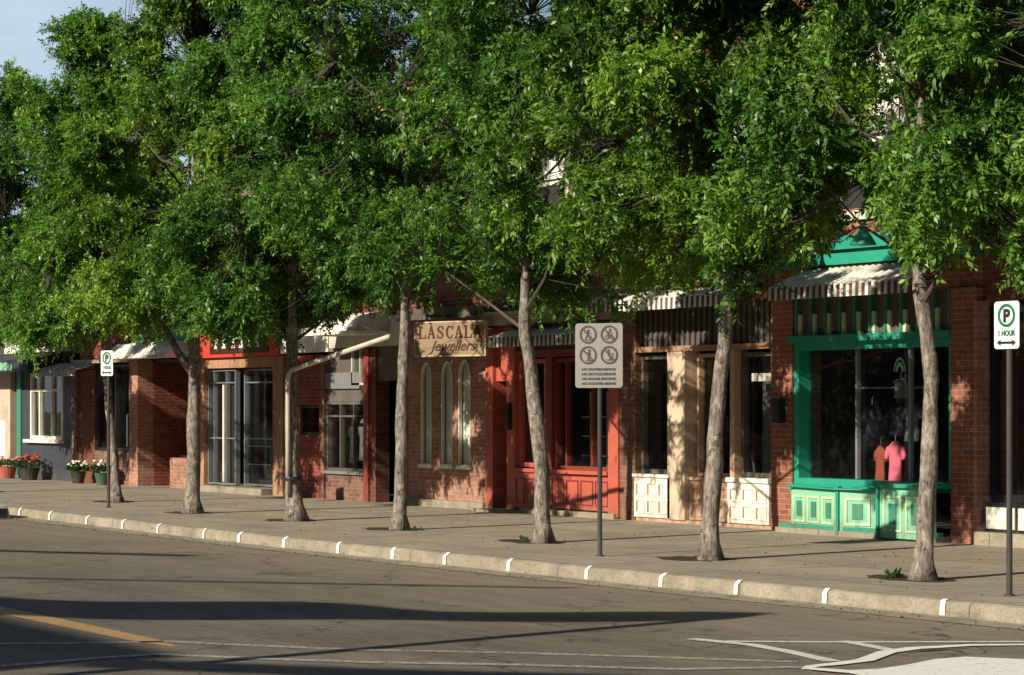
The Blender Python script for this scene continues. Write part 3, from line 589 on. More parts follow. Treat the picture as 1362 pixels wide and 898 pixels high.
# the hanging sign, angled to the street, on two brackets
SG = thing('shop_sign', 'tan framed jewellers sign lettered LASCALA Jewellers above arched windows', 'sign', (-34.15, Y0-.35, 2.55))
ang = R(20); ca, sa = math.cos(ang), math.sin(ang); cx, cy = -33.3, Y0-.55; hw = .72
def rot_add(src, dst):
    for i, (x, y, z) in enumerate(src.v): src.v[i] = (cx + x*ca - y*sa, cy + x*sa + y*ca, z)
    return src
rot_add(MB().box(-hw, hw, 0, .05, 2.50, 3.03), 0).build('board', 'sign_tan', SG)
rot_add(MB().box(-hw-.02, hw+.02, -.012, .06, 2.478, 2.50).box(-hw-.02, hw+.02, -.012, .06, 3.03, 3.05).box(-hw-.02, -hw, -.012, .06, 2.50, 3.03).box(hw, hw+.02, -.012, .06, 2.50, 3.03), 0).build('frame', 'cream', SG)
# serif capitals drawn by hand: thick and thin strokes with slab ends
def cap(ch, x, z, h, w_):
    m_ = MB(); y0_, y1_ = -.008, -.001; T = h*.20; t_ = h*.085
    def bar(xa, za, xb, zb, th):
        dx, dz = xb-xa, zb-za; l = math.hypot(dx, dz); nx, nz = -dz/l*th/2, dx/l*th/2
        m_.prism([(xa+nx, y0_, za+nz), (xa-nx, y0_, za-nz), (xb-nx, y0_, zb-nz), (xb+nx, y0_, zb+nz)], (0, y1_-y0_, 0))
    if ch == 'L':
        bar(x+w_*.22, z, x+w_*.22, z+h, T); bar(x, z+t_/2, x+w_*.95, z+t_/2, t_); bar(x, z+h-t_/2, x+w_*.45, z+h-t_/2, t_); bar(x+w_*.92, z, x+w_*.95, z+h*.32, t_)
    if ch == 'A':
        bar(x+w_*.10, z+t_/2, x+w_*.48, z+h, t_*1.1); bar(x+w_*.46, z+h, x+w_*.86, z+t_/2, T); bar(x+w_*.25, z+h*.36, x+w_*.72, z+h*.36, t_)
        bar(x-w_*.04, z+t_/2, x+w_*.28, z+t_/2, t_); bar(x+w_*.66, z+t_/2, x+w_*1.04, z+t_/2, t_)
    if ch in 'SC':
        if ch == 'C': pts = [(.86, .74), (.70, .93), (.46, .98), (.20, .80), (.12, .5), (.20, .2), (.46, .02), (.72, .07), (.90, .26)]; th = [t_, t_, T*.6, T, T*1.1, T, T*.6, t_, t_]
        else: pts = [(.78, .76), (.66, .94), (.42, .98), (.20, .84), (.20, .64), (.48, .52), (.76, .38), (.80, .18), (.58, .02), (.32, .04), (.14, .24)]; th = [t_, t_, t_, T*.7, T, T, T, T*.8, t_, t_, t_]
        for i in range(len(pts)-1): bar(x+w_*pts[i][0], z+h*pts[i][1], x+w_*pts[i+1][0], z+h*pts[i+1][1], (th[i]+th[i+1])/2)
        bar(x+w_*.84, z+h*.66, x+w_*.84, z+h, t_)
        if ch == 'S': bar(x+w_*.12, z, x+w_*.12, z+h*.34, t_)
    return m_
lm = MB(); x = -.655
for ch in 'LASCALA':
    c_ = cap(ch, x, 2.775, .20, .155); lm.add(c_.v, c_.f); x += .1905
for i, (a_, b_, c_) in enumerate(lm.v): pass
rot_add(lm, 0).build('lettering', 'maroon', SG)
rot_add(text_mb('Jewellers', .235, 0.06, -.004, 2.575, shear=.42, width=.98, bold=.003), 0).build('script_lettering', 'maroon', SG)
for s in (-1, 1): rot_add(MB().tube([(s*.5, .03, 3.05), (s*.5, .03, 3.15)], .012, 6), 0).build('hanger', 'black', SG)
MB().tube([(-33.78, Y0, 3.15), (-33.78, Y0-.72, 3.15)], .018, 6).build('bracket', 'black', SG); MB().tube([(-32.85, Y0, 3.15), (-32.85, Y0-.40, 3.15)], .018, 6).build('bracket', 'black', SG)

# --- narrow brick shop with white canopy ---------------------------------------------
K = thing('shop_building', 'dark red brick shop with white fascia, small white canopy and red pillar beside dark doorway', 'shop', (-37.9, Y0, 0))
upper(K, -40.2, -35.605, 3.3, 7.2, 'brick_dark')
mb = MB(); mb.box(-40.2, -39.62, Y0, Y0+.3, 0, 2.62); mb.box(-39.62, -38.86, Y0, Y0+.3, 0, 1.15); mb.box(-39.62, -38.86, Y0, Y0+.3, 1.7, 2.62); mb.box(-38.86, -38.72, Y0, Y0+.3, 0, 2.62); mb.build('front_wall', 'brick_paint_red', K)
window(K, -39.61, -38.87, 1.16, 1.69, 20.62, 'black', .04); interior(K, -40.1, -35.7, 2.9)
bx('pillar', 'brick_brown', K, -38.715, -38.60, Y0-.04, Y0+.2, 0, 2.6)
MB().box(-38.595, -37.12, Y0, Y0+.25, 0, .46).build('stall_riser', 'brick_brown', K)
window(K, -38.595, -37.12, .52, 1.76, 20.60, 'dark_board', .05, mull=(-38.1, -37.6), trans=(1.5,)); bx('sill', 'grey_cloth', K, -38.6, -37.1, Y0-.06, Y0+.2, .463, .518)
bx('signboard', 'grey_cloth', K, -38.59, -37.3, Y0-.02, Y0+.1, 1.99, 2.28); bx('transom', 'dark_board', K, -38.595, -37.12, Y0+.03, Y0+.1, 1.765, 3.2)
window(K, -37.6, -36.95, 2.05, 2.75, 20.53, 'white_dirty', .04, mull=(-37.3,), depth=.05)
bx('pillar', 'red_deep', K, -37.1, -36.92, Y0-.05, Y0+.25, 0, 2.9, label='worn red pillar'); bx('pillar', 'brick_dark', K, -36.90, -36.7, Y0-.02, Y0+.25, 0, 2.9)
door(K, -36.62, -35.9, 2.1, Y0+.5, 'dark_board'); MB().box(-36.695, -35.61, Y0+.02, Y0+.2, 2.12, 3.2).build('door_header', 'dark_board', K); bx('pier', 'brick_dark', K, -35.85, -35.605, Y0, Y0+.3, 0, 2.115)
bx('fascia', 'white', K, -40.15, -38.3, Y0-.12, Y0-.003, 2.66, 3.28); bx('fascia', 'white_dirty', K, -38.28, -35.7, Y0-.10, Y0-.003, 2.72, 3.25)
cn = MB(); P = []; n_ = 10
for i in range(n_+1): a_ = math.pi/2*i/n_; P.append((Y0-.72*math.cos(a_) , 2.98+.34*math.sin(a_)))
cn.prism([(-37.9, Y0-.005, 2.98)] + [(-37.9, y, z) for y, z in P], (1.75, 0, 0)).build('canopy', 'white', K)
MB().box(-37.98, -36.07, Y0-.80, Y0-.125, 2.92, 2.975).build('canopy_base', 'white', K)
for i, (x, z_, m_) in enumerate([(-38.35, .56, 'blue_cloth'), (-38.0, .6, 'grey_cloth'), (-37.6, .58, 'green_mid'), (-37.3, .56, 'blue_cloth')]):
    clothing(x, 20.95, z_+.1, .28, .75, m_, 'shirt', ['dark blue garment at the left of the narrow brick shop window', 'grey garment second from left in the narrow brick shop window', 'green garment in the narrow brick shop window', 'dark blue garment next to the red pillar in the brick shop window'][i], 'shirt', 31+i)

# --- glass entrance shop -----------------------------------------------------------------
D = thing('shop_building', 'shop with bright red sign board over a recessed glass and aluminium entrance', 'shop', (-42.2, Y0, 0))
upper(D, -44.1, -40.205, 3.6, 6.3, 'brick_brown')
bx('pier', 'brick_buff', D, -44.1, -43.66, Y0-.05, Y0+.5, 0, 2.62); bx('pier', 'brick_buff', D, -40.62, -40.205, Y0-.05, Y0+.5, 0, 2.42)
bx('soldier_course', 'brick_buff', D, -43.655, -40.205, Y0-.05, Y0+.3, 2.425, 2.62)
sb = bx('signboard', 'red_sign', D, -43.95, -40.21, Y0-.14, Y0+.2, 2.63, 3.595)
bx('sign_panel', 'maroon', sb, -43.15, -40.6, Y0-.155, Y0-.143, 2.70, 3.30)
for i, (x, h_) in enumerate([(-42.95, .2), (-42.62, .26), (-42.2, .22), (-41.85, .26), (-41.5, .2), (-41.15, .24)]):      # worn white characters, mostly hidden by leaves
    MB().prism([(x, Y0-.158, 2.8), (x+.19, Y0-.158, 2.8), (x+.15, Y0-.158, 2.8+h_*.5), (x+.2, Y0-.158, 2.8+h_), (x+.02, Y0-.158, 2.8+h_*.92), (x+.07, Y0-.158, 2.8+h_*.45)], (0, -.004, 0)).build('lettering', 'sign_white', sb)
interior(D, -44.0, -40.3, 2.42, 4)
bx('step', 'kerb_stone', D, -43.75, -40.7, Y0-.25, Y0+.9, 0, .12)
window(D, -43.65, -42.40, .14, 2.40, 20.62, 'alu', .034, mull=(-43.40, -42.84), trans=(1.05, 2.14))
bx('mullion', 'white', D, -42.90, -42.85, 20.50, 20.535, .2, 2.1)
dd = window(D, -42.395, -40.63, .14, 2.40, 20.80, 'alu', .038, mull=(-41.05,), trans=(2.14, 1.05))
MB().box(-42.2, -41.2, 20.70, 20.715, .55, .565).box(-42.2, -41.2, 20.70, 20.715, .90, .915).box(-42.2, -42.185, 20.70, 20.715, .565, .90).box(-41.215, -41.2, 20.70, 20.715, .565, .90).build('kick_plate_outline', 'alu', dd)

# --- recessed corner shop ---------------------------------------------------------------------
C = thing('shop_building', 'shop with pink brick pier, white sloping awning and pale green sign board', 'shop', (-45.7, Y0, 0))
upper(C, -47.35, -44.105, 3.8, 5.6, 'brick_red', 'roof_tar')
bx('pier', 'brick_pink', C, -47.35, -46.9, Y0-.05, Y0+.3, 0, 2.66)
bx('side_wall', 'brick_paint_red', C, -47.3, -46.88, Y0+.302, 21.75, 0, 2.66)
sb = bx('signboard', 'green_board', C, -47.1, -44.11, Y0-.1, Y0+.3, 2.97, 3.78)
for i in range(5):      # faded dark green flourish
    x = -46.6+i*.42; MB().tube([(x, Y0-.104, 3.25), (x+.12, Y0-.104, 3.42), (x+.22, Y0-.104, 3.28), (x+.34, Y0-.104, 3.45)], .022, 5).build('flourish', 'sign_green', sb)
MB().add([(-47.35, Y0-.30, 2.99), (-44.4, Y0-.30, 2.99), (-44.15, Y0-.72, 2.66), (-47.6, Y0-.72, 2.66), (-47.35, Y0-.055, 2.99), (-44.4, Y0-.055, 2.99), (-44.15, Y0-.055, 2.67), (-47.6, Y0-.055, 2.67)], [(3,2,1,0), (0,1,5,4), (4,7,3,0), (1,2,6,5), (2,3,7,6)]).build('awning', 'white', C)
interior(C, -46.8, -44.2, 2.6, 3, 21.9)
window(C, -46.85, -44.12, .65, 2.6, 21.8, 'alu', .06, mull=(-46.1, -45.2)); bx('stall_riser', 'brick_pink', C, -46.87, -44.12, 21.4, 21.85, 0, .648)
bx('planter_wall', 'brick_pink', C, -45.6, -44.4, Y0+.1, Y0+.5, 0, .62); bx('ceiling', 'dark_board', C, -46.87, -44.11, Y0+.35, 21.9, 2.61, 2.66)
bl = MB()
for z_ in (1.0, 1.25, 1.5, 1.75): bl.box(-45.35, -44.9, 21.70, 21.715, z_, z_+.13)
bl.build('window_notice', 'sign_white', C)

# --- shop with red sign and pale awning ------------------------------------------------------------
B = thing('shop_building', 'shop with red upper wall and dark window over brick riser, second from the left', 'shop', (-49, Y0, 0))
upper(B, -50.6, -47.355, 3.7, 5.2, 'brick_dark')
bx('fascia', 'brick_paint_red', B, -50.0, -47.36, Y0-.08, Y0+.2, 2.72, 3.68); bx('lintel', 'cream', B, -50.5, -47.37, Y0-.1, Y0+.2, 2.62, 2.70)
bx('pier', 'brick_brown', B, -50.6, -50.35, Y0-.02, Y0+.3, 0, 2.6); bx('front_wall', 'brick_dark', B, -50.345, -49.45, Y0+.05, Y0+.3, 0, 2.6)
window(B, -49.4, -47.4, .72, 2.58, 20.66, 'black', .06, mull=(-48.4,)); bx('stall_riser', 'brick_brown', B, -49.445, -47.36, Y0+.05, Y0+.3, 0, .71); interior(B, -50.3, -47.4, 2.6)
awning(B, -51.3, -49.3, 2.34, 2.62, .5, 'white_dirty', .42, amp=.05)
pst = MB().tube([(-48.6, 20.95, .8), (-48.6, 20.95, 1.5), (-48.2, 20.95, 1.55), (-47.8, 20.95, 1.5), (-47.8, 20.95, .8)], .02, 6).build('display_frame', 'alu', B)

# --- dark awning shop at the left edge ------------------------------------------------------------
A = thing('shop_building', 'shop at the left edge with dark awning and white framed window above flower pots', 'shop', (-53, Y0, 0))
upper(A, -56.5, -50.605, 3.35, 5.0, 'render_cream')
sb = bx('signboard', 'white', A, -54.6, -51.0, Y0-.1, Y0+.25, 2.92, 3.345)
for i, (x, z_, r) in enumerate([(-53.3, 3.12, .17), (-52.8, 3.05, .12), (-52.2, 3.15, .15), (-51.7, 3.08, .1), (-52.95, 3.22, .08)]):
    MB().prism([(x+r*math.cos(a_*.785+i)*(1.3 if a_ % 2 else .8), Y0-.104, z_+r*math.sin(a_*.785+i)) for a_ in range(8)], (0, -.006, 0)).build('emblem', 'red_sign', sb)
MB().prism([(-55.3, Y0-.01, 2.9), (-55.3, Y0-.8, 2.72), (-55.3, Y0-.8, 2.46), (-55.3, Y0-.01, 2.6)], (4.0, 0, 0)).build('awning', 'navy', A)
em = MB()
for i in range(5): em.prism([(-53.6+i*.28+dx, Y0-.803, z_) for dx, z_ in ((0, 2.5), (.2, 2.5), (.26, 2.6), (.16, 2.69), (-.02, 2.66))], (0, -.004, 0))
em.build('awning_emblem', 'green_board', A)
bx('pier', 'green_mid', A, -54.0, -53.75, Y0-.02, Y0+.3, 0, 2.5); bx('pier', 'render_cream', A, -56.5, -54.4, Y0-.03, Y0+.3, 0, 2.6)
bx('poster', 'white', A, -55.2, -54.7, Y0-.04, Y0-.031, .5, 1.35)
window(A, -53.3, -51.3, .92, 2.45, 20.62, 'white', .08, mull=(-52.75, -52.0), trans=(2.05,)); bx('sill', 'white', A, -53.4, -51.2, Y0-.1, Y0+.1, .84, .915)
bx('stall_riser', 'slate_blue', A, -53.75, -51.15, Y0+.02, Y0+.3, 0, .838); bx('door_frame', 'slate_blue', A, -51.15, -50.65, Y0+.02, Y0+.12, 0, 2.5); bx('front_wall', 'dark_board', A, -54.4, -54.0, Y0+.1, Y0+.3, 0, 2.6)
interior(A, -54.4, -50.7, 2.85)
bx('side_panel', 'slate_blue', A, -53.745, -53.305, Y0+.02, Y0+.12, .84, 2.5); bx('transom', 'dark_board', A, -53.745, -51.155, Y0+.05, Y0+.15, 2.502, 2.9)

# more of the block beyond the left edge of the photo
for i, (x0, x1, h, mname, lb) in enumerate([(-64, -56.505, 4.6, 'brick_red', 'low red brick building beyond the dark awning shop'), (-78, -64.005, 5.2, 'render_cream', 'cream building farther down the block')]):
    Z = thing('shop_building', lb, 'building', ((x0+x1)/2, Y0, 0)); upper(Z, x0, x1, 2.8, h, mname); interior(Z, x0, x1, 2.7)
    bx('stall_riser', mname, Z, x0+.26, x1-.26, Y0, Y0+.3, 0, .7); window(Z, x0+.26, x1-.26, .705, 2.79, 20.62, 'alu', .08, mull=[x0+(x1-x0)*k_/4 for k_ in (1, 2, 3)])

# ------------------------------------------------------------ across the street (behind the camera side: seen in the panes, throws the road shadow)
O1 = thing('brick_building', 'long two storey brick block across the street, reflected in the shop windows', 'building', (-60, -14, 0))
BH = 9.08; YB = -11.3; XB = -12.9
mb = MB().box(-130, XB, YB-12, YB-.001, 0, BH).build('wall', 'brick_brown', O1)
for i in range(24):
    x = -128 + i*4.7
    if x+3.6 > XB: break
    MB().box(x, x+3.4, YB, YB+.02, .6, 2.8).build('shop_window', 'interior', O1); MB().box(x+.3, x+1.3, YB, YB+.02, 4.6, 6.2).box(x+2.1, x+3.1, YB, YB+.02, 4.6, 6.2).build('upper_window', 'interior', O1)
MB().box(-130, XB, YB, YB+.25, BH-.35, BH-.1).build('cornice', 'tile_brown', O1)
# unseen beam on posts and cables, added to throw thin shadows over the crossing
def shadow_pt(x, y, h):     # place at height h so that the shadow falls at x, y on the road
    d = (h+.14)/math.tan(SUN_EL); return (x - LDX/hl*d, y - LDY/hl*d, h)
Gt = thing('shadow_beam', 'unseen beam gantry spanning the crossing behind the camera', 'blocker', (*shadow_pt(-24, 6.05, 0)[:2], 0))
a_, b_ = shadow_pt(-25.2, 5.1, 5.2), shadow_pt(-16.5, 12.75, 5.2)
MB().tube([(a_[0]+(b_[0]-a_[0])*u_, a_[1]+(b_[1]-a_[1])*u_, 5.2-.5*math.sin(math.pi*u_)+.10*math.sin(13*u_)) for u_ in [i/24 for i in range(25)]], [.50+.10*math.sin(i*.9)-.32*max(0, i/24-.6)/.4 for i in range(25)], 10).build('beam', 'alu', Gt)  # sag and varying radius shape the edge of the cast shadow band
for p in (a_, b_): MB().tube([(p[0], p[1], -.14), p], .09, 8).build('post', 'alu', Gt)
for i, (p, q, r_) in enumerate([((-27.5, 6.3), (-20.0, 13.4), .05), ((-31.5, 9.2), (-26.8, 12.4), .09), ((-15.9, 6.7), (-13.2, 9.1), .17)]):
    u, v = shadow_pt(*p, 6.2), shadow_pt(*q, 6.2)
    c_ = MB().tube([u, ((u[0]+v[0])/2, (u[1]+v[1])/2, 6.15), v], r_, 6).build('shadow_cable', 'rubber')
    tag(c_, ['thin', 'long', 'thick'][i] + ' unseen cable added above the road for its shadow', 'cable', 'unseen shadow cables above the crossing')

# ------------------------------------------------------------ trees
RV = (math.sin(TH), math.cos(TH))      # sideways direction as the photo sees it
# openings between the crowns where the sun, or a glimpse of the walls, comes through
SD = np.array([-LDX/hl*math.cos(SUN_EL), -LDY/hl*math.cos(SUN_EL), math.sin(SUN_EL)])
GAPS = []
for tx, ty, tz, r_ in [(-23.5, 20.3, 3.70, .42), (-23.1, 19.8, 3.3, .36), (-24.3, 20.3, 3.65, .30), (-27.3, 19.9, 3.2, .32), (-28.3, 19.9, 3.2, .22), (-46.6, 19.8, 2.85, .40), (-45.4, 19.8, 2.85, .35), (-37.6, 19.8, 3.1, .36), (-36.8, 19.8, 3.1, .30),
                       (-33.65, 19.9, 2.8, .32), (-33.0, 19.9, 2.8, .32), (-24.0, 20.45, 4.5, .34), (-31.1, 20.4, 5.1, .26), (-39.8, 20.3, 3.0, .30), (-52.6, 20.3, 3.15, .2), (-27.85, 20.4, 1.6, .16), (-23.6, 20.85, .95, .24), (-31.7, 20.4, 1.0, .25), (-29.4, 20.4, 1.2, .2), (-21.9, 20.3, 1.9, .15), (-33.6, 20.4, 1.4, .14)]:
    GAPS.append((np.array([tx, ty, tz]), SD, 12.0, r_))
def sight(px, py, Y):
    a_ = (px-681)/3200; k_ = Y/(a_*math.cos(TH)+math.sin(TH)); return np.array([k_*(a_*math.sin(TH)-math.cos(TH)), Y, 1.67-(py-541)*k_/3200])
for px, py, r_ in [(1140, 262, .17), (1150, 300, .13), (1135, 335, .22), (1175, 335, .20), (1105, 370, .20), (1150, 375, .22), (885, 405, .18), (930, 400, .16), (480, 427, .22), (510, 430, .16), (575, 440, .18), (610, 440, .20), (640, 445, .16), (738, 225, .13), (733, 262, .12),
                   (190, 475, .20), (225, 475, .18), (287, 445, .16), (410, 450, .18), (50, 458, .14), (155, 455, .16), (235, 435, .14), (590, 400, .14)]:
    p_ = sight(px, py, 20.3); d_ = np.array([0, 0, 1.67]) - p_; GAPS.append((p_, d_/np.linalg.norm(d_), 12.0, r_))
def near_gap(P_, extra):
    bad = np.zeros(len(P_), bool); wob = 1 + .30*np.sin(P_[:, 0]*9.1 + P_[:, 2]*7.3) + .25*np.sin(P_[:, 1]*11.7 - P_[:, 2]*13.1)
    for a_, d_, ln_, r_ in GAPS:
        v = P_ - a_; u = v@d_; dist = np.linalg.norm(v - u[:, None]*d_, axis=1)
        bad |= (dist < r_*wob + extra) & (u > 0) & (u < ln_)
    return bad
def tree(seed, x, y, lab, trunk, r0, z0, z1, Rc, nclump, leafmat, dens=1.0, fork=None, off=(0, 0), voids=(), taper=0.15):
    rng = np.random.default_rng(seed); rr = random.Random(seed)
    T = thing('street_tree', lab, 'tree', (x, y, 0), 'street trees along the sidewalk')
    # trunk path: (sideways, z)
    P = [(x + d*RV[0], y + d*RV[1], z) for d, z in trunk]
    def tr_at(z):
        for (a, b) in zip(P, P[1:]):
            if a[2] <= z <= b[2]:
                u = (z-a[2])/(b[2]-a[2]); return Vector((a[0]+(b[0]-a[0])*u, a[1]+(b[1]-a[1])*u, z))
        return Vector(P[-1])
    ztop = P[-1][2]; pts = []; rad = []; nseg = 30
    for i in range(nseg+1):
        z = -.02 + ztop*i/nseg; p = tr_at(max(z, P[0][2])); p.z = z
        w_ = (1 - .3*z/z0) if z < z0 else .7*max(.12, 1-.95*(z-z0)/(ztop-z0))*.8
        if z < .35: w_ += .5*(1-z/.35)**2
        pts.append((p.x+rr.uniform(-.008, .008), p.y+rr.uniform(-.008, .008), z)); rad.append(r0*w_*(1+rr.uniform(-.06, .06)))
    m_ = MB().tube(pts, rad, 14)
    for i, q in enumerate(m_.v):                     # knots and root flare
        a = math.atan2(q[1]-y, q[0]-x); f = .010*math.sin(3*a+q[2]*5) + (.03*max(0, 1-q[2]/.25)*math.sin(5*a+seed) if q[2] < .25 else 0)
        m_.v[i] = (q[0]+math.cos(a)*f, q[1]+math.sin(a)*f, q[2])
    if fork:
        for (zs, d, ze, rf) in fork:
            b0 = tr_at(zs); e = Vector((x+d*RV[0], y+d*RV[1], ze)); mid = b0.lerp(e, .45) + Vector((0, 0, -.06*(ze-zs)))
            m_.tube([b0, mid, e], [rf, rf*.85, rf*.6], 10)
    m_.build('trunk', 'bark', T, smooth=True)
    # crown: lobed envelope, clumps of leafy twigs
    ph = rng.uniform(0, 6.28, 6); cz = z0
    def env(az, t):
        base = np.sin(np.pi*np.clip(t*.64+.27, 0, 1))**.62
        return Rc*base*(1 + .16*np.sin(3*az+ph[0]+4*t) + .13*np.sin(5*az+ph[1]-7*t) + .12*np.sin(9*t+ph[2]+2*az))
    NLB = 66; tl = rng.uniform(0, 1, NLB)**1.25; al = np.arange(NLB)*2.39996 + rng.uniform(-.4, .4, NLB); ql = rng.uniform(.05, 1, NLB)**.55
    rl = env(al, tl)*(1-taper*tl)*ql; LX = x + off[0] + rl*np.cos(al); LY = y + off[1] + rl*np.sin(al); LZ = z0 + .25 + (z1-z0-.3)*tl + rng.uniform(-.2, .2, NLB)
    lr = rng.uniform(.40, .76, NLB)*(1-.25*taper*tl)
    K_ = int(nclump*2.25); li = rng.integers(0, NLB, K_); dd = rng.normal(0, 1, (K_, 3)); dd /= np.linalg.norm(dd, axis=1)[:, None]; dd *= (rng.uniform(.1, 1, K_)**.45)[:, None]*lr[li][:, None]
    cx_ = LX[li] + dd[:, 0]; cy_ = LY[li] + dd[:, 1]; cz_ = np.maximum(LZ[li] + dd[:, 2]*.72, z0 - .12 + rng.uniform(-.22, .15, K_))
    lt_ = rng.normal(0, .13, NLB)[li]
    az = np.arctan2(cy_-y, cx_-x); t_ = np.clip((cz_-z0)/(z1-z0), 0, 1); q = np.clip(np.hypot(cx_-x, cy_-y)/Rc, 0, 1)
    okk = ~near_gap(np.stack([cx_, cy_, cz_], 1), .12)
    cx_, cy_, cz_, az, t_, q, lt_ = [v[okk] for v in (cx_, cy_, cz_, az, t_, q, lt_)]
    for (vd, vz, vf, vr) in voids:      # openings in the crown: sideways, height, depth, radius
        VX = x + vd*RV[0] - vf*RV[1]; VY = y + vd*RV[1] + vf*RV[0]
        a1 = (cx_-VX)*RV[0] + (cy_-VY)*RV[1]; a2 = -(cx_-VX)*RV[1] + (cy_-VY)*RV[0]
        keep = (a1**2 + (a2*.42)**2 + (cz_-vz)**2) > (vr+.34)**2
        cx_, cy_, cz_, az, t_, q, lt_ = [v[keep] for v in (cx_, cy_, cz_, az, t_, q, lt_)]
    K_ = len(cx_)
    # limbs, secondary twigs to the clumps
    bm_ = MB(); hubs = []
    nl = 16
    for i in range(nl):
        zs = z0 - .25 + (ztop-z0)*.9*i/nl; a = i*2.4 + ph[3]; b0 = tr_at(max(zs, 1.9)); ln = Rc*rr.uniform(.5, .75)*(1-.4*i/nl)
        e = b0 + Vector((math.cos(a)*ln, math.sin(a)*ln, ln*rr.uniform(.55, .95))); mid = b0.lerp(e, .5) + Vector((rr.uniform(-.12, .12), rr.uniform(-.12, .12), rr.uniform(-.15, .0)))
        bm_.tube([b0, mid, e], [r0*.26*(1-.5*i/nl), r0*.15, r0*.06], 6, False); hubs += [b0.lerp(mid, .7), mid, mid.lerp(e, .5), e]
    hubs += [tr_at(z0 + (ztop-z0)*k_) for k_ in (.3, .5, .7, .85, 1)]
    HB = np.array([tuple(h) for h in hubs]); 
    for i in range(K_):
        c = np.array((cx_[i], cy_[i], cz_[i])); d = np.linalg.norm(HB-c, axis=1); j = int(np.argmin(d)); h = Vector(HB[j]); cc = Vector(c)
        mid = h.lerp(cc, .5) + Vector((rr.uniform(-.1, .1), rr.uniform(-.1, .1), -.08)); bm_.tube([h, mid, cc], [.007, .005, .002], 3, False)
    # twigs in each clump
    NT = int(11*dens); LPT = 22
    ci = np.repeat(np.arange(K_), NT); n_ = len(ci)
    outw = np.stack([np.cos(az), np.sin(az), (t_-.35)*1.2], 1)[ci]*(.35+.65*q[ci])[:, None]
    dirv = outw + rng.normal(0, .75, (n_, 3)); dirv[:, 2] += .05; dirv /= np.linalg.norm(dirv, axis=1)[:, None]
    lent = rng.uniform(.17, .42, n_)
    C0 = np.stack([cx_, cy_, cz_], 1)[ci]
    ctint = (lt_ + rng.normal(0, .10, K_))[ci]
    u = np.tile(np.linspace(.12, 1, LPT), (n_, 1)) + rng.uniform(-.04, .04, (n_, LPT))
    base = C0[:, None, :] + dirv[:, None, :]*(lent[:, None]*u)[:, :, None]; base[:, :, 2] -= .16*(u**2)*lent[:, None]
    side = np.cross(dirv, rng.normal(0, 1, (n_, 3))); side /= np.linalg.norm(side, axis=1)[:, None]; sd2 = np.cross(dirv, side)
    sgn = np.tile(np.array([1, -1]*LPT)[:LPT], (n_, 1)); 
    ld = dirv[:, None, :]*rng.uniform(.3, .9, (n_, LPT))[:, :, None] + side[:, None, :]*(sgn*rng.uniform(.5, 1.1, (n_, LPT)))[:, :, None] + sd2[:, None, :]*rng.normal(0, .35, (n_, LPT))[:, :, None]
    ld[:, :, 2] -= rng.uniform(.0, .45, (n_, LPT)); ld /= np.linalg.norm(ld, axis=2)[:, :, None]
    ll = rng.uniform(.034, .094, (n_, LPT))
    B_ = base.reshape(-1, 3); D_ = ld.reshape(-1, 3); l_ = ll.reshape(-1)
    nr = rng.normal(0, .55, B_.shape); nr[:, 2] += .75; nr[:, 1] -= .45; nr -= D_*np.sum(nr*D_, 1)[:, None]; nr /= np.linalg.norm(nr, axis=1)[:, None]
    W_ = np.cross(D_, nr)
    okk = ~near_gap(B_, 0); B_, D_, l_, nr, W_ = B_[okk], D_[okk], l_[okk], nr[okk], W_[okk]; tint0 = np.repeat(ctint, LPT)[okk]
    M = len(B_); V = np.empty((M, 4, 3))
    V[:, 0] = B_; V[:, 1] = B_ + D_*(l_*.45)[:, None] + W_*(l_*.21)[:, None] + nr*(l_*.06)[:, None]
    V[:, 2] = B_ + D_*l_[:, None] - nr*(l_*.10)[:, None]; V[:, 3] = B_ + D_*(l_*.45)[:, None] - W_*(l_*.21)[:, None] + nr*(l_*.06)[:, None]
    V[:, :, 0] -= x; V[:, :, 1] -= y
    me = bpy.data.meshes.new('crown'); me.vertices.add(M*4); me.vertices.foreach_set('co', V.reshape(-1))
    me.loops.add(M*4); me.loops.foreach_set('vertex_index', np.arange(M*4, dtype=np.int32))
    me.polygons.add(M); me.polygons.foreach_set('loop_start', np.arange(0, M*4, 4, dtype=np.int32)); me.polygons.foreach_set('loop_total', np.full(M, 4, dtype=np.int32))
    tint = np.clip(.5 + tint0 + rng.normal(0, .16, M), 0, 1)
    at = me.attributes.new('tint', 'FLOAT', 'FACE'); at.data.foreach_set('value', tint.astype(np.float32))
    me.update(); me.validate(); me.materials.append(MATS[leafmat])
    ob = bpy.data.objects.new('crown', me); COL.objects.link(ob); ob.parent = T
    bm_.build('branches', 'twig', T)
    return T
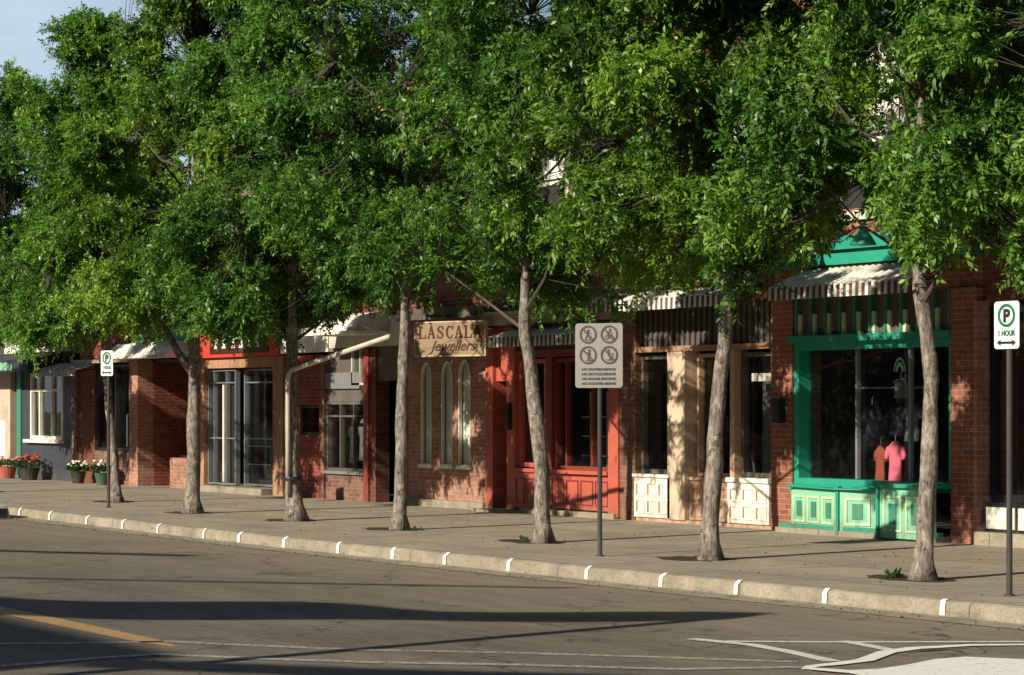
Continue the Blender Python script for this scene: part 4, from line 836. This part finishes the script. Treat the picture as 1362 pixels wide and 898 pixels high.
# (seed, x, y, label, trunk (sideways, z), radius, crown base, crown top, crown radius, clumps, leaf, ...)
TREES = [
 (1, -17.40, 15.76, 'rightmost street tree, curved pale trunk in front of the green shop window', [(-.03, 0), (.02, 1.0), (.06, 2.0), (-.06, 2.75), (-.05, 6.5)], .092, 2.9, 8.2, 2.25, 680, 'leaf', 1.0, None, (.25, .1), []),
 (2, -20.97, 15.85, 'street tree leaning slightly right in front of the cream pillar', [(0, 0), (.06, 1.2), (.16, 2.4), (.22, 3.2), (.25, 6.5)], .100, 3.3, 8.4, 1.95, 620, 'leaf_yellow', 1.0, None, (-.1, 0), [(1.62, 3.9, 0, .2)]),
 (3, -24.74, 16.13, 'street tree leaning slightly left in front of the red shop', [(.02, 0), (.0, .9), (-.10, 1.9), (-.20, 2.5), (-.22, 7)], .102, 2.85, 8.6, 1.95, 430, 'leaf_deep', .9, None, (0, .2), []),
 (4, -28.32, 16.18, 'slender straight street tree just left of the jewellers windows', [(0, 0), (.02, 1.5), (.07, 3.0), (.05, 7)], .092, 3.25, 8.8, 2.0, 430, 'leaf_deep', .9, None, (0, 0), []),
 (5, -31.38, 16.17, 'street tree with a white bent pole strapped to its trunk', [(.02, 0), (-.04, .5), (-.06, 2.0), (-.05, 3.2), (0, 7)], .115, 2.85, 8.8, 2.0, 540, 'leaf_deep', 1.0, None, (0, 0), []),
 (6, -34.45, 15.96, 'forked street tree in front of the recessed brick wall', [(0, 0), (0, 1.2), (.02, 2.3), (.02, 3.4), (0, 7.2)], .115, 3.0, 9.8, 2.35, 700, 'leaf_yellow', 1.0, [(2.15, -.55, 3.1, .07)], (.05, .12), [], .52),
 (7, -39.23, 16.71, 'slim street tree behind the left parking sign', [(.02, 0), (-.06, 1.0), (-.18, 2.2), (-.1, 3.2), (-.1, 6)], .08, 2.95, 8.1, 1.75, 500, 'leaf', 1.0, None, (-.3, -.25), (), .72),
 (8, -45.2, 16.6, 'street tree at the far left edge', [(0, 0), (0, 3), (0, 6)], .10, 3.1, 8.3, 2.2, 560, 'leaf', 1.0, None, (.1, .1), (), .45),
 (9, -49.8, 16.8, 'farthest street tree, mostly outside the left edge', [(0, 0), (0, 3), (0, 6)], .10, 3.1, 6.9, 2.0, 300, 'leaf', 1.0, None, (0, 0), (), .5),
 (10, -13.9, 15.9, 'street tree just outside the right edge', [(0, 0), (0, 3), (0, 6)], .10, 3.1, 8.4, 2.1, 460, 'leaf', 1.0, None, (0, 0), ()),
]
for tdef in TREES: tree(*tdef)
# soil squares round the trunks
for i, (x, y) in enumerate([(a[1], a[2]) for a in TREES]):
    rr = random.Random(i+50); n_ = 22
    P = [(x-.25+(.5+rr.uniform(-.12, .12))*math.cos(2*math.pi*k_/n_), y+.02+(.34+rr.uniform(-.08, .08))*math.sin(2*math.pi*k_/n_), .004) for k_ in range(n_)]
    MB().add(P, [tuple(range(n_))]).build('soil_pit', 'soil', kind='structure')
def leafy(mb, c, r, h, n_, seed, lw=.03, ln=.10):
    rr = random.Random(seed)
    for k_ in range(n_):
        a = rr.uniform(0, 6.28); rad = r*math.sqrt(rr.random()); p = Vector((c[0]+rad*math.cos(a), c[1]+rad*math.sin(a), c[2]+rr.uniform(0, h)*(1-.5*rad/r)))
        d = Vector((math.cos(a)*rr.uniform(.2, 1)+rr.uniform(-.5, .5), math.sin(a)*rr.uniform(.2, 1)+rr.uniform(-.5, .5), rr.uniform(.1, 1.1))).normalized()*ln*rr.uniform(.6, 1.2); s = d.cross(Vector((rr.uniform(-1, 1), rr.uniform(-1, 1), .6))).normalized()*lw
        mb.add([p, p+d*.5+s, p+d, p+d*.5-s], [(0, 1, 2, 3)])
    return mb
mat_leaf('leaf_weed', (.03, .08, .015), (.06, .14, .02), (.1, .2, .03))
for i, (x, y, r, h, n_, lb) in enumerate([(-17.8, 15.7, .09, .05, 34, 'small green weeds at the foot of the rightmost tree'), (-25.0, 16.1, .08, .035, 16, 'dry weeds at the foot of the tree before the red shop'), (-28.0, 16.2, .12, .03, 14, 'low weeds beside the slender tree near the jewellers')]):
    tag(leafy(MB(), (x, y, .0), r, h, n_, i, .018, .09).build('weeds', 'leaf_weed'), lb, 'weeds')

# ------------------------------------------------------------ bent white pole strapped to tree five
PW = thing('bent_pole', 'white bent metal pole strapped to a tree trunk and slanting up to the next tree', 'pole', (-31.25, 16.0, .4))
bp = [(-31.33, 16.02, .38), (-31.33, 16.02, 1.6), (-31.33, 16.02, 2.05)]
for k_ in range(1, 7):
    a_ = k_/6*math.radians(72); bp.append((-31.33+.16*(1-math.cos(a_))*.93, 16.02+.16*(1-math.cos(a_))*.05, 2.05+.16*math.sin(a_)))
bp.append((-28.40, 16.06, 2.62))
MB().tube(bp, .036, 12).build('pipe', 'pipe_white', PW, smooth=True)
MB().lathe((-31.36, 16.10, .60), [(.155, 0), (.158, .03), (.155, .05)], 18).build('strap', 'black', PW)

# ------------------------------------------------------------ signs
def sign_frame(name, lab, x, y, z0, z1, w_, ang, post_h, grp=None):
    T = thing(name, lab, 'sign', (x, y, 0), grp)
    lean = .015
    MB().tube([(x, y, 0), (x, y, post_h)], .027, 10).build('post', 'pole_grey', T)
    MB().lathe((x, y, 0), [(.05, 0), (.05, .012), (.03, .02)], 12).build('post_collar', 'pole_grey', T)
    return T
def plate(par, x, y, z0, z1, w_, ang, mat, r=.03, y_off=-.03, name='plate'):
    ca, sa = math.cos(ang), math.sin(ang); out = []
    for cxx, czz, a0 in ((w_/2-r, z1-r, 0), (-w_/2+r, z1-r, 90), (-w_/2+r, z0+r, 180), (w_/2-r, z0+r, 270)):
        for k_ in range(5): a = R(a0+k_*22.5); out.append((cxx+r*math.cos(a), czz+r*math.sin(a)))
    pts = [(x+u*ca-y_off*sa, y+u*sa+y_off*ca, z) for u, z in out]
    return MB().prism(pts, (.004*sa, -.004*ca, 0)).build(name, mat, par)
def place(m_, x, y, ang, yo=-.037):
    ca, sa = math.cos(ang), math.sin(ang)
    m_.v = [(x + a*ca - (b+yo)*sa, y + a*sa + (b+yo)*ca, c) for a, b, c in m_.v]; return m_
def ring(m_, u, z, r0, r1, y=-.003, n_=28):
    vs = [(u+r*math.cos(2*math.pi*k_/n_), y, z+r*math.sin(2*math.pi*k_/n_)) for r in (r0, r1) for k_ in range(n_)]
    return m_.add(vs, [(k_, (k_+1) % n_, n_+(k_+1) % n_, n_+k_) for k_ in range(n_)])
def stroke(m_, pts, th, y=-.003):
    for (a, b), (c, d) in zip(pts, pts[1:]):
        l = math.hypot(c-a, d-b); nx, nz = -(d-b)/l*th/2, (c-a)/l*th/2
        m_.add([(a+nx, y, b+nz), (a-nx, y, b-nz), (c-nx, y, d-nz), (c+nx, y, d+nz)], [(0, 1, 2, 3)])
    return m_
def parking_sign(x, y, ang, lab):
    T = sign_frame('parking_sign', lab, x, y, 2.19, 2.6, .3, ang, 2.5, 'parking signs at the kerb')
    p_ = plate(T, x, y, 2.18, 2.60, .30, ang, 'sign_white')
    g_ = MB(); ring(g_, 0, 2.475, .078, .103); place(g_, x, y, ang).build('symbol_ring', 'sign_green', p_)
    k_ = text_mb('P', .155, 0, -.003, 2.42, thick=.001, bold=.007); place(k_, x, y, ang).build('symbol', 'sign_black', p_)
    k_ = text_mb('1 HOUR', .07, 0, -.003, 2.295, thick=.001, width=.20, bold=.002); place(k_, x, y, ang).build('lettering', 'sign_green', p_)
    a_ = MB(); stroke(a_, [(-.08, 2.235), (.08, 2.235)], .02)
    a_.add([(-.115, -.003, 2.235), (-.07, -.003, 2.208), (-.07, -.003, 2.262)], [(0, 1, 2)]); a_.add([(.115, -.003, 2.235), (.07, -.003, 2.262), (.07, -.003, 2.208)], [(0, 1, 2)])
    place(a_, x, y, ang).build('arrow', 'sign_black', p_)
    return T
parking_sign(-15.57, 15.08, R(2), 'nearer one hour parking sign at the right edge, by the curb')
parking_sign(-37.25, 15.72, R(18), 'small parking sign far left in front of the slim tree')
x, y, ang = -22.15, 15.22, R(36)
T = sign_frame('prohibition_sign', 'large grey sign with four crossed out pictograms over four lines of text', x, y, 0, 0, 0, ang, 2.5)
p_ = plate(T, x, y, 1.88, 2.60, .56, ang, 'sign_grey', .035)
rg = MB(); pc = MB()
for iu, u in enumerate((-.125, .125)):
    for iz, z in enumerate((2.475, 2.245)):
        ring(rg, u, z, .080, .102); stroke(rg, [(u-.06, z+.06), (u+.06, z-.06)], .017, -.0045)
        # rider pictograms
        if (iu, iz) == (0, 0):      # skateboarder
            ring(pc, u, z+.045, 0, .015); stroke(pc, [(u, z+.03), (u-.01, z-.005), (u+.02, z-.03), (u+.015, z-.05)], .018); stroke(pc, [(u-.01, z-.005), (u-.03, z-.05)], .016); stroke(pc, [(u-.045, z-.06), (u+.045, z-.06)], .008); stroke(pc, [(u-.04, z+.02), (u, z+.025), (u+.035, z+.01)], .011)
        if (iu, iz) == (1, 0):      # bicycle rider
            ring(pc, u+.01, z+.05, 0, .014); stroke(pc, [(u+.005, z+.035), (u-.02, z+.0), (u+.01, z-.02)], .018); ring(pc, u-.032, z-.035, .018, .025); ring(pc, u+.032, z-.035, .018, .025); stroke(pc, [(u-.03, z-.035), (u+.0, z-.03), (u+.03, z+.0)], .008); stroke(pc, [(u+.005, z+.03), (u+.035, z+.005)], .01)
        if (iu, iz) == (0, 1):      # roller skater
            ring(pc, u+.015, z+.05, 0, .015); stroke(pc, [(u+.01, z+.035), (u+.02, z+.0), (u-.0, z-.03), (u+.01, z-.055)], .022); stroke(pc, [(u+.015, z+.02), (u-.035, z+.03)], .011); stroke(pc, [(u-.02, z-.06), (u+.045, z-.06)], .010)
        if (iu, iz) == (1, 1):      # scooter rider
            ring(pc, u-.01, z+.05, 0, .015); stroke(pc, [(u-.01, z+.035), (u-.005, z-.0), (u+.015, z-.03), (u+.01, z-.05)], .020); stroke(pc, [(u-.04, z-.055), (u+.03, z-.055), (u+.045, z+.015)], .008); stroke(pc, [(u-.005, z+.02), (u+.04, z+.012)], .01)
place(rg, x, y, ang).build('symbol_ring', 'sign_brown', p_); place(pc, x, y, ang).build('symbol', 'sign_brown', p_)
tm = MB()
for i, s in enumerate(['NO SKATEBOARDING', 'NO BICYCLE RIDING', 'NO ROLLER SKATING', 'NO SCOOTER RIDING']): text_mb(s, .036, 0, -.003, 2.075-i*.053, width=.40, thick=.001, mb=tm, bold=.0015)
place(tm, x, y, ang).build('lettering', 'sign_black', p_)

# ------------------------------------------------------------ flower pots, parking block, small bits
def flower_pot(x, y, r, h, pot, flo, lab, seed, fh=.18, nf=14):
    T = thing('flower_pot', lab, 'flower pot', (x, y, 0), 'flower pots before the left shops'); rr = random.Random(seed)
    MB().lathe((x, y, 0), [(r*.72, 0), (r*.85, h*.5), (r, h*.94), (r*1.05, h*.95), (r*1.05, h), (r*.9, h)], 18).build('pot', pot, T, smooth=False)
    leafy(MB(), (x, y, h), r*1.25, fh, 260, seed, .022, .10).build('foliage', 'leaf_weed', T)
    f_ = MB()
    for k_ in range(nf):
        a = rr.uniform(0, 6.28); q = r*1.2*math.sqrt(rr.random()); f_.lathe((x+q*math.cos(a), y+q*math.sin(a), h+fh*rr.uniform(.45, 1.15)), [(.012, 0), (.045, .02), (.03, .04), (.005, .05)], 7)
    f_.build('flowers', flo, T, smooth=True)
flower_pot(-53.6, 20.1, .22, .28, 'pot_red', 'flower_pink', 'terracotta red pot with pale pink flowers, leftmost of the pots', 1)
flower_pot(-52.1, 20.05, .25, .28, 'pot_dark', 'flower_red', 'dark pot full of bright red flowers under the white window', 2, .24, 30)
flower_pot(-49.3, 20.1, .17, .26, 'pot_dark', 'flower_white', 'small dark pot with pale flowers beside the dark brick wall', 3)
flower_pot(-47.95, 20.1, .17, .26, 'pot_green', 'flower_white', 'green pot crowded with cream flowers by the pink brick pier', 4, .22, 22)
pb = thing('parking_block', 'white painted concrete block at the curb on the left edge', 'concrete block', (-37.9, 13.85, -.14))
MB().prism([(-38.65, 13.72, -.14), (-38.65, 13.98, -.14), (-38.65, 13.94, .07), (-38.65, 13.76, .07)], (1.5, 0, 0)).build('block', 'white', pb)
bx('end_cap', 'black', pb, -37.148, -37.135, 13.77, 13.93, -.12, .03)
# litter of small stones and leaves along the gutter
lt = MB(); rr = random.Random(9)
for k_ in range(900):
    x = rr.uniform(-42, -13); y = kerb_y(x) - abs(rr.gauss(0, .25)) - .02 if k_ % 3 else rr.uniform(14.6, 20.2); z = -.138 if k_ % 3 else .004; s = rr.uniform(.006, .018); a = rr.uniform(0, 6)
    lt.add([(x+s*math.cos(a), y+s*math.sin(a), z), (x-s*math.sin(a), y+s*math.cos(a), z+.004), (x-s*math.cos(a), y-s*math.sin(a), z), (x+s*math.sin(a), y-s*math.cos(a), z), (x, y, z+s*.8)], [(0, 1, 4), (1, 2, 4), (2, 3, 4), (3, 0, 4)])
lt.build('gutter_litter', 'soil', kind='stuff')
